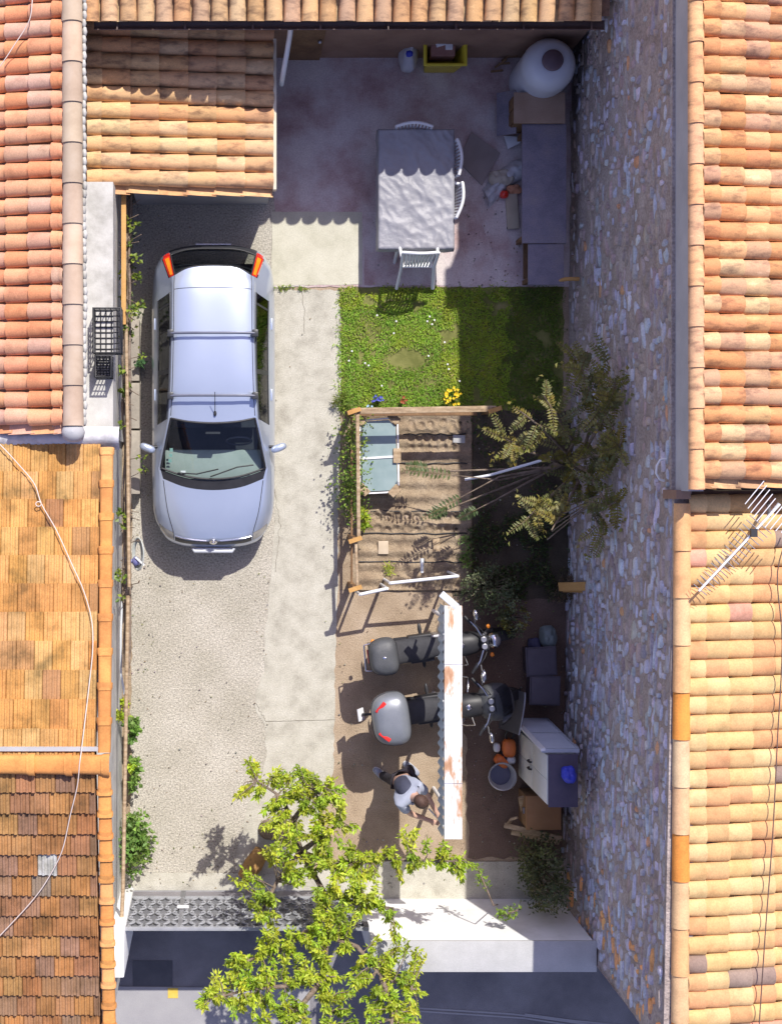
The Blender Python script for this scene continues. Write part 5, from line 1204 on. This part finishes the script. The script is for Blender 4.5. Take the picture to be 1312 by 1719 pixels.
s = P(956,1300,2.1); lump('bag', (s.x-.03, s.y, 2.13), (.10,.12,.11), M['blue'], 'bright blue bag lying on top of the cream cabinet', 'bag', .25); 
bag = bpy.data.objects['bag']; bag.location.z = 2.012
t = thing('bucket', 'grey round bucket on the ground beside the cream cabinet', 'bucket', tuple(P(836,1296)))
q = P(836,1296); mb = MB(); mb.lathe((q.x,q.y,.005), [(.0,.012),(.13,.0),(.19,.30),(.205,.31),(.20,.325),(.18,.31),(.12,.03),(.0,.025)], 28, cap=False); mb.build('pail', mat('bucket_grey',[(.30,.30,.31),(.38,.38,.38)],4,.6), t, recalc=False)
mb = MB(); mb.tube([(q.x+.2*math.cos(a), q.y+.2*math.sin(a)*.9, .31 - .10*math.sin(a)*1) for a in [math.pi+math.pi*k/14 for k in range(15)]], .008, 6); mb.build('handle', M['steel'], t)
mb = MB(); mb.lathe((q.x-.01,q.y,.005), [(0,.18),(.15,.18)], 20, cap=False); mb.build('water', mat('bucket_water',[(.08,.08,.13),(.12,.12,.17)],3,.1), t)
def pot(label, px, py, r, h, m_):
    q = P(px, py, 0); t = thing('flower_pot', label, 'pot', tuple(q)); mb = MB()
    mb.lathe((q.x,q.y,.004), [(r*.65,.0),(r*.95,h*.8),(r,h*.8),(r,h),(r*.86,h),(r*.8,h*.75),(0,h*.74)], 20, cap=False); mb.build('pot', m_, t, recalc=False)
    mb = MB(); mb.lathe((q.x,q.y,.004), [(0,h*.80),(r*.5,h*.79),(r*.82,h*.76)], 14, cap=False); mb.build('earth', M['darksoil'], t)
M['terra'] = mat('terracotta', [(.50,.17,.07),(.60,.25,.12)], 5, .8)
t = thing('power_tool', 'orange and white garden power tool with loop handle above the bucket', 'tool', tuple(P(845,1255)))
q = P(850,1252); mb = MB(); mb.ell((q.x,q.y,.16),(.10,.14,.10),14,9,p=.7); mb.ell((q.x-.10,q.y-.20,.13),(.12,.08,.09),14,9,Matrix.Rotation(R(-35),3,'Z'),p=.7); mb.build('motor_housing', mat('tool_orange',[(.70,.16,.03),(.78,.22,.06)],4,.4), t)
mb = MB(); mb.ell((q.x+.02,q.y-.18,.14),(.08,.06,.07),12,8,p=.7); mb.ell((q.x-.17,q.y+.0,.12),(.05,.07,.06),12,8,p=.7); mb.build('cover', M['plastic_w'], t)
mb = MB(); mb.tube([(q.x+.06*math.cos(a), q.y+.20+.08*math.sin(a), .22+.05*math.sin(a)) for a in [2*math.pi*k/18 for k in range(18)]], .014, 6, closed=True); mb.tube([(q.x-.1,q.y-.05,.14),(q.x-.05,q.y-.2,.18),(q.x-.02,q.y+.1,.16)], .03, 6); mb.build('handle', M['black'], t)
t = thing('wooden_crate', 'brown wooden chest below the cream cabinet', 'chest', tuple(P(908,1360)))
a, b = P(884,1338,.62), P(940,1392,.62)
mb = MB(); mb.prism([(a.x,b.y),(b.x,b.y),(b.x,a.y),(a.x,a.y)], .01, .58); mb.build('box', M['wood_d'], t, bevel=.006)
mb = MB(); mb.prism([(a.x-.01,b.y-.01),(b.x+.01,b.y-.01),(b.x+.01,a.y+.01),(a.x-.01,a.y+.01)], .583, .62); mb.build('lid', mat('lid_brown',[(.30,.15,.06),(.38,.2,.09)],3,.7,.2,30), t, bevel=.005)
mb = MB(); mb.box((a.x-.014,(a.y+b.y)/2,.45),(.02,.08,.05)); mb.build('latch', M['steel'], t)
mb = MB(); mb.bar(P(874,1338,.4), P(880,1372,.1), .08, .03); tag(mb.build('plank', M['wood']), 'short pale plank stuck beside the brown chest', 'plank')
for i,(a_,b_,lab) in enumerate(((P(846,1385,.20),P(942,1408,.45),'upper of the long weathered planks below the brown chest'),(P(858,1397,.12),P(938,1414,.35),'lower of the long weathered planks below the brown chest'),(P(848,1388,.05),P(868,1372,.25),'short crooked branch at the end of the long planks'))):
    mb = MB()
    if i < 2: mb.bar(a_, b_, .07, .035)
    else: mb.tube([a_, a_.lerp(b_, .5)+Vector((.0,.05,.03)), b_], [.03,.026,.018], 7)
    tag(mb.build('plank' if i < 2 else 'branch', M['wood']), lab, 'plank' if i < 2 else 'branch')
for i,(px,py,lab,rz) in enumerate(((905,1112,'dark purple grey plastic crate nearer the shrub',.05),(911,1160,'dark purple grey plastic crate nearer the louvred shutter',-.03))):
    t = thing('storage_crate', lab, 'crate', tuple(P(px-8,py-8)), rz, 'dark crates by the stone wall')
    mb = MB(); tub(mb, (0,0,.005), (.18,.17), (.20,.19), .42, .02); mb.build('box', mat('crate_grey',[(.07,.06,.08),(.10,.09,.115)],4,.6,.2,30) if i == 0 else bpy.data.materials['crate_grey'], t, local=True, bevel=.006)
    mb = MB(); mb.box((0,0,.455),(.40,.38,.03)); mb.build('lid', bpy.data.materials['crate_grey'], t, local=True, bevel=.008)
s = P(918,1070,.2); lump('bag', (s.x, s.y, .20), (.13,.17,.18), mat('grey_green_bag',[(.16,.20,.20),(.22,.26,.27)],4,.6), 'grey green bag standing above the dark crates', 'bag', .25)
s = P(895,1082,.12); lump('bag', (s.x, s.y, .12), (.10,.10,.11), mat('navy_bag',[(.04,.04,.10),(.07,.07,.14)],4,.6), 'small navy bag beside the grey green bag', 'bag', .25)
t = thing('metal_guard', 'dark curved metal guard leaning in front of the touring motorbike', 'guard', tuple(P(850,1190)))
mb = MB(); rows = [[Vector((P(838,1150,0).x + .06*math.cos(q*2), P(838,1150,0).y - .62*q, .02)), Vector((P(838,1150,0).x + .16 + .06*math.cos(q*2), P(838,1150,0).y - .60*q, .75))] for q in [k/8 for k in range(9)]]
mb.grid(rows); o = mb.build('panel', mat('guard_dark',[(.10,.10,.11),(.14,.14,.15)],4,.5), t)
mb = MB(); mb.tube([r_[1] for r_ in rows], .014, 6); mb.build('rim', M['steel'], t)

# ------------------------------------------------------------------ black crates on the wall ledge, hose
def wire_crate(label, px0, px1, py0, py1):
    z0, h = 2.2, .30; a, b = P(px0, py0, z0+h), P(px1, py1, z0+h)
    t = thing('plastic_crate', label, 'crate', ((a.x+b.x)/2,(a.y+b.y)/2,z0), 0, 'black crates on the left wall')
    x0, x1, y0, y1 = a.x, b.x, b.y, a.y
    mb = MB()
    for z in (z0+.01, z0+h*.35, z0+h*.7, z0+h):
        mb.tube([(x0,y0,z),(x1,y0,z),(x1,y1,z),(x0,y1,z)], .009 if z < z0+h else .016, 6, closed=True)
    n1, n2 = 5, 8
    for k in range(n1+1):
        x = x0+(x1-x0)*k/n1
        for y in (y0,y1): mb.tube([(x,y,z0),(x,y,z0+h)], .007, 5)
    for k in range(n2+1):
        y = y0+(y1-y0)*k/n2
        for x in (x0,x1): mb.tube([(x,y,z0),(x,y,z0+h)], .007, 5)
    mb.build('side_grid', M['black'], t)
    mb = MB()
    for k in range(n2+1): y = y0+(y1-y0)*k/n2; mb.tube([(x0,y,z0+.012),(x1,y,z0+.012)], .008, 5)
    for k in range(n1+1): x = x0+(x1-x0)*k/n1; mb.tube([(x,y0,z0+.012),(x,y1,z0+.012)], .008, 5)
    mb.build('bottom_grid', M['black'], t)
wire_crate('upper and larger black grid crate on the left wall ledge', 157, 203, 517, 592)
wire_crate('lower and narrower black grid crate on the left wall ledge', 160, 187, 597, 633)
t = thing('garden_hose', 'coiled pale garden hose hanging at the left wall in front of the car', 'hose', tuple(P(234,930)))
for k in range(4):
    c_ = P(232,930,1.0+.03*k); mb = MB(); mb.tube([(c_.x+(.10+.016*k)*math.cos(a)*.55, c_.y+(.17+.018*k)*math.sin(a), c_.z+.10*math.cos(a)) for a in [2*math.pi*j/28 for j in range(28)]], .011, 6, closed=True); mb.build('coil', M['hose'], t)
t = thing('tap', 'blue and white tap fitting beside the hose coil', 'tap', tuple(P(228,942)))
q = P(228,942,1.1); mb = MB(); mb.tube([q + Vector((-.12,0,-.05)), q, q+Vector((.04,-.05,-.1))], .028, 8); mb.ell(q,(.05,.07,.05),12,8); mb.build('body', mat('tap_blue',[(.12,.13,.30),(.2,.2,.4)],5,.4), t)
mb = MB(); mb.bar(q+Vector((0,.06,.06)), q+Vector((.12,-.05,.06)), .025,.02); mb.box(q+Vector((-.15,.02,.05)),(.07,.08,.06)); mb.build('lever', M['plastic_w'], t)

# ------------------------------------------------------------------ aerial and cables on the roofs
t = thing('tv_antenna', 'tall television antenna with many short rods on the lower right roof', 'antenna', (5.98,-.36,4.75))
a, b = P(1308,846,5.45), P(1172,992,5.25); d = (b-a).normalized(); sd = Vector((-d.y, d.x, 0)).normalized()
mb = MB(); mb.tube([P(1288,838,4.7), P(1290,866,5.4)], .022, 8); mb.build('mast', M['steel'], t)
mb = MB(); mb.bar(a, b, .022, .022); mb.build('boom', M['white_metal'], t)
L_ = (b-a).length
for k in range(17):
    p = a + d*(.30 + (L_-.32)*k/16); mb = MB(); w_ = .155 - .004*k; mb.tube([p - sd*w_, p + sd*w_], .005, 6); mb.build('director_rod', M['steel'], t)
for s_ in (1,-1):
    mb = MB()
    for k in range(6):
        p = a + d*.16 + (sd*s_*.05 + d*-.02)*k + Vector((0,0,s_*.02*k)); mb.tube([p - sd*.02 + d*(-.16), p + d*.16], .006, 6)
    mb.build('reflector_grid', M['white_metal'], t)
mb = MB(); p = a + d*.42; mb.box(p + Vector((0,0,.02)), (.07,.09,.05)); mb.build('dipole_box', M['black'], t)
def cable(label, pts):
    mb = MB(); q = [P(*p) for p in pts]; sm_ = []
    for i in range(len(q)-1):
        for k in range(5):
            g = lambda j: q[max(0, min(len(q)-1, j))]; sm_.append(crom(g(i-1), g(i), g(i+1), g(i+2), k/5))
    mb.tube(sm_ + [q[-1]], .007, 6); return tag(mb.build('cable', M['wire']), label, 'cable')
def zB(y): return (2.50 + (y-755)/(1275-755)*.86 if y < 1278 else 3.36 - (y-1285)/440*.86) + .12
cable('long pale cable snaking over the orange flat tile roofs', [(x, y, zB(max(y,755))) for x, y in ((-30,720),(0,746),(30,778),(58,812),(70,846),(95,890),(120,945),(140,990),(154,1040),(156,1090),(150,1150),(143,1210),(137,1260),(134,1282),(130,1320),(118,1370),(104,1430),(78,1480),(52,1515),(20,1550),(-20,1592))])
mb = MB(); q = P(68,846,zB(846)); mb.tube([q+Vector((.035*math.cos(a_)-.02,.03*math.sin(a_),0.02)) for a_ in [2*math.pi*k/12 for k in range(12)]], .007, 5, closed=True); tag(mb.build('cable_loop', M['wire']), 'little loop in the pale cable on the orange roof', 'cable')
cable('thin pale cable crossing the pinkish roof in the top left corner', [(55,-30,3.0),(54,10,3.0),(48,38,2.97),(25,75,2.92),(0,112,2.86),(-30,150,2.8)])
cable('thin wire hanging over the pale roof at the right edge', [(1330,880,5.0),(1304,960,4.95),(1312,1080,4.93),(1304,1240,4.93),(1296,1400,4.95),(1284,1560,4.95),(1272,1740,4.95)]).data.materials[0] = M['gutter']

# ------------------------------------------------------------------ the person
M['skin'] = mat('skin', [(.50,.30,.22),(.56,.35,.26)], 8, .6)
M['hair'] = mat('brown_hair', [(.045,.022,.015),(.09,.045,.03)], 30, .7, .4, 80, stretch=(1,1,.2))
M['shirt'] = mat('pale_grey_shirt', [(.33,.36,.44),(.40,.43,.52)], 5, .85, .4, 18)
M['navy'] = mat('navy_cloth', [(.035,.038,.065),(.055,.06,.095)], 6, .85, .4, 22)
M['trouser'] = mat('black_trousers', [(.018,.016,.024),(.035,.03,.04)], 6, .85, .4, 22)
M['shoe'] = mat('blue_grey_shoe', [(.20,.23,.33),(.36,.38,.46)], 8, .6)
PB = Vector((2.50,-4.30,0))
person = thing('person', 'person in pale grey top with navy back panel and black trousers, striding by the motorbikes', 'person', (2.50,-4.30,0))
def skin(name, V_, E_, Rr, m, parent, root=0, sub=2):
    me = bpy.data.meshes.new(name); Mi = ROOT[person.name].inverted()
    me.from_pydata([tuple(Mi @ Vector(v)) for v in V_], E_, []); o = bpy.data.objects.new(name, me); col.objects.link(o); o.parent = parent
    o.modifiers.new('skin', 'SKIN'); 
    if not me.skin_vertices: me.attributes
    for i, sv in enumerate(me.skin_vertices[0].data):
        r_ = Rr[i]; sv.radius = (r_, r_) if not isinstance(r_, tuple) else r_; sv.use_root = (i == root)
    s_ = o.modifiers.new('sub', 'SUBSURF'); s_.levels = sub; s_.render_levels = sub
    o.modifiers['skin'].use_smooth_shade = True
    dg = bpy.context.evaluated_depsgraph_get(); ev = o.evaluated_get(dg); me2 = bpy.data.meshes.new_from_object(ev)
    o.modifiers.clear(); o.data = me2; me2.name = name; me2.materials.clear(); me2.materials.append(m)
    for p in me2.polygons: p.use_smooth = True
    return o
hipL, hipR = Vector((2.44,-4.22,.90)), Vector((2.54,-4.36,.90))
V_ = []; E_ = []; Rr = []
def vtx(p, r, par=None):
    V_.append(Vector(p)); Rr.append(r); i = len(V_)-1
    if par is not None: E_.append((par, i))
    return i
pel = vtx((2.47,-4.28,.95), .125)
spn = vtx((2.49,-4.31,1.12), .12, pel); chs = vtx((2.51,-4.34,1.30), .135, spn); nkb = vtx((2.55,-4.36,1.44), .07, chs); nk = vtx((2.58,-4.37,1.51), .055, nkb); hd = vtx((2.61,-4.375,1.60), .088, nk); hd2 = vtx((2.625,-4.38,1.69), .075, hd)
# leg trailing to the left, leg under the body
k = vtx((2.40,-4.27,.88), .088, pel); k = vtx((2.36,-4.33,.50), .062, k); kA = vtx((2.30,-4.33,.26), .052, k); an = vtx((2.235,-4.325,.10), .04, kA); vtx((2.30,-4.40,.04), .035, an)
k = vtx((2.52,-4.24,.88), .088, pel); k = vtx((2.62,-4.22,.50), .062, k); k = vtx((2.64,-4.22,.26), .05, k); an2 = vtx((2.655,-4.22,.10), .04, k); vtx((2.73,-4.29,.04), .035, an2)
hands = []
for s_, sh, el, wr_ in ((1,(2.64,-4.22,1.38),(2.77,-4.40,1.16),(2.92,-4.68,1.12)), (-1,(2.37,-4.48,1.38),(2.55,-4.66,1.15),(2.82,-4.76,1.12))):
    a_ = vtx(sh, .058, chs); b_ = vtx(el, .044, a_); c_ = vtx(wr_, .030, b_)
    dv = (Vector(wr_)-Vector(el)).normalized(); pm = vtx(Vector(wr_)+dv*.06, (.036,.018), c_)
    sd_ = dv.cross(Vector((0,0,1))).normalized()
    for f in range(4):
        base_ = Vector(wr_)+dv*.10+sd_*(.026-.0175*f); b1_ = vtx(base_, .0105, pm); L_ = (.040,.045,.042,.033)[f]
        b2_ = vtx(base_+dv*L_*.6+Vector((0,0,-.012)), .009, b1_); vtx(base_+dv*L_*.9+Vector((0,0,-.045)), .008, b2_)
    tb_ = vtx(Vector(wr_)+dv*.035+sd_*s_*-.04, .011, c_); vtx(Vector(wr_)+dv*.075+sd_*s_*-.055+Vector((0,0,-.02)), .0095, tb_)
body_o = skin('body', V_, E_, Rr, M['skin'], person)
def cloth(name, pts, edges, rad, m, root=0): return skin(name, pts, edges, rad, m, person, root)
cloth('top', [(2.46,-4.275,.88),(2.49,-4.31,1.12),(2.51,-4.34,1.30),(2.55,-4.36,1.43),(2.635,-4.225,1.39),(2.73,-4.34,1.23),(2.375,-4.475,1.39),(2.49,-4.60,1.23)], [(0,1),(1,2),(2,3),(2,4),(4,5),(2,6),(6,7)], [(.175,.175),(.16,.16),(.17,.165),.085,.088,.072,.088,.072], M['shirt'])
cloth('back_panel', [(2.43,-4.25,1.00),(2.44,-4.27,1.14),(2.455,-4.29,1.30),(2.50,-4.33,1.42)], [(0,1),(1,2),(2,3)], [.13,.145,.15,.11], M['navy'])
cloth('trousers', [(2.47,-4.28,.94),(2.40,-4.27,.86),(2.36,-4.33,.50),(2.30,-4.33,.27),(2.25,-4.327,.14),(2.52,-4.24,.86),(2.62,-4.22,.50),(2.64,-4.22,.27),(2.652,-4.22,.14)], [(0,1),(1,2),(2,3),(3,4),(0,5),(5,6),(6,7),(7,8)], [.150,.108,.082,.072,.066,.108,.082,.070,.064], M['trouser'])
for (x, y, ang) in ((2.255,-4.345,-40),(2.69,-4.255,-40)):
    mb = MB(); Mr = Matrix.Rotation(R(ang),3,'Z'); mb.ell((x,y,.055),(.145,.055,.055),16,9,Mr,p=.8); sh_ = mb.build('shoe', M['shoe'], person)
    mb = MB(); mb.ell((x,y,.016),(.148,.057,.016),16,6,Mr,p=.7); mb.build('sole', M['plastic_w'], sh_)
# head details: hair cap, ears, nose, eyes, mouth (face looks forward and down)
fw = Vector((.72,-.60,-.35)).normalized(); sdv = fw.cross(Vector((0,0,1))).normalized(); upv = sdv.cross(fw); hc = Vector((2.62,-4.378,1.645))
Mh = Matrix((fw, -sdv, upv)).transposed()
mb = MB(); mb.ell(hc + upv*.028 - fw*.018, (.108,.093,.098), 20, 12, Mh); hr_ = mb.build('hair', M['hair'], person)
mb = MB(); mb.v = []
mb.ell(hc + fw*.02 - upv*.02, (.088,.072,.105), 18, 12, Mh); mb.ell(hc + fw*.108 - upv*.02, (.02,.014,.022), 8, 6, Mh)
for s_ in (1,-1): mb.ell(hc + sdv*s_*.08 - upv*.015, (.018,.012,.03), 8, 6, Mh)
fc = mb.build('face', M['skin'], person)
for s_ in (1,-1):
    mb = MB(); mb.ell(hc + fw*.098 + sdv*s_*.031 + upv*.004, (.008,.013,.008), 8, 6, Mh); mb.build('eye', M['black'], fc)
mb = MB(); mb.ell(hc + fw*.098 - upv*.062, (.008,.024,.006), 8, 6, Mh); mb.build('mouth', mat('lips',[(.42,.18,.15),(.46,.2,.17)],5,.6), fc)
mb = MB(); mb.tube([(2.80,-4.60,1.10),(2.93,-4.74,1.09),(3.02,-4.86,1.09)], .012, 8); tag(mb.build('handle_bar', M['white_metal']), 'thin white bar held in the hands of the person', 'bar')
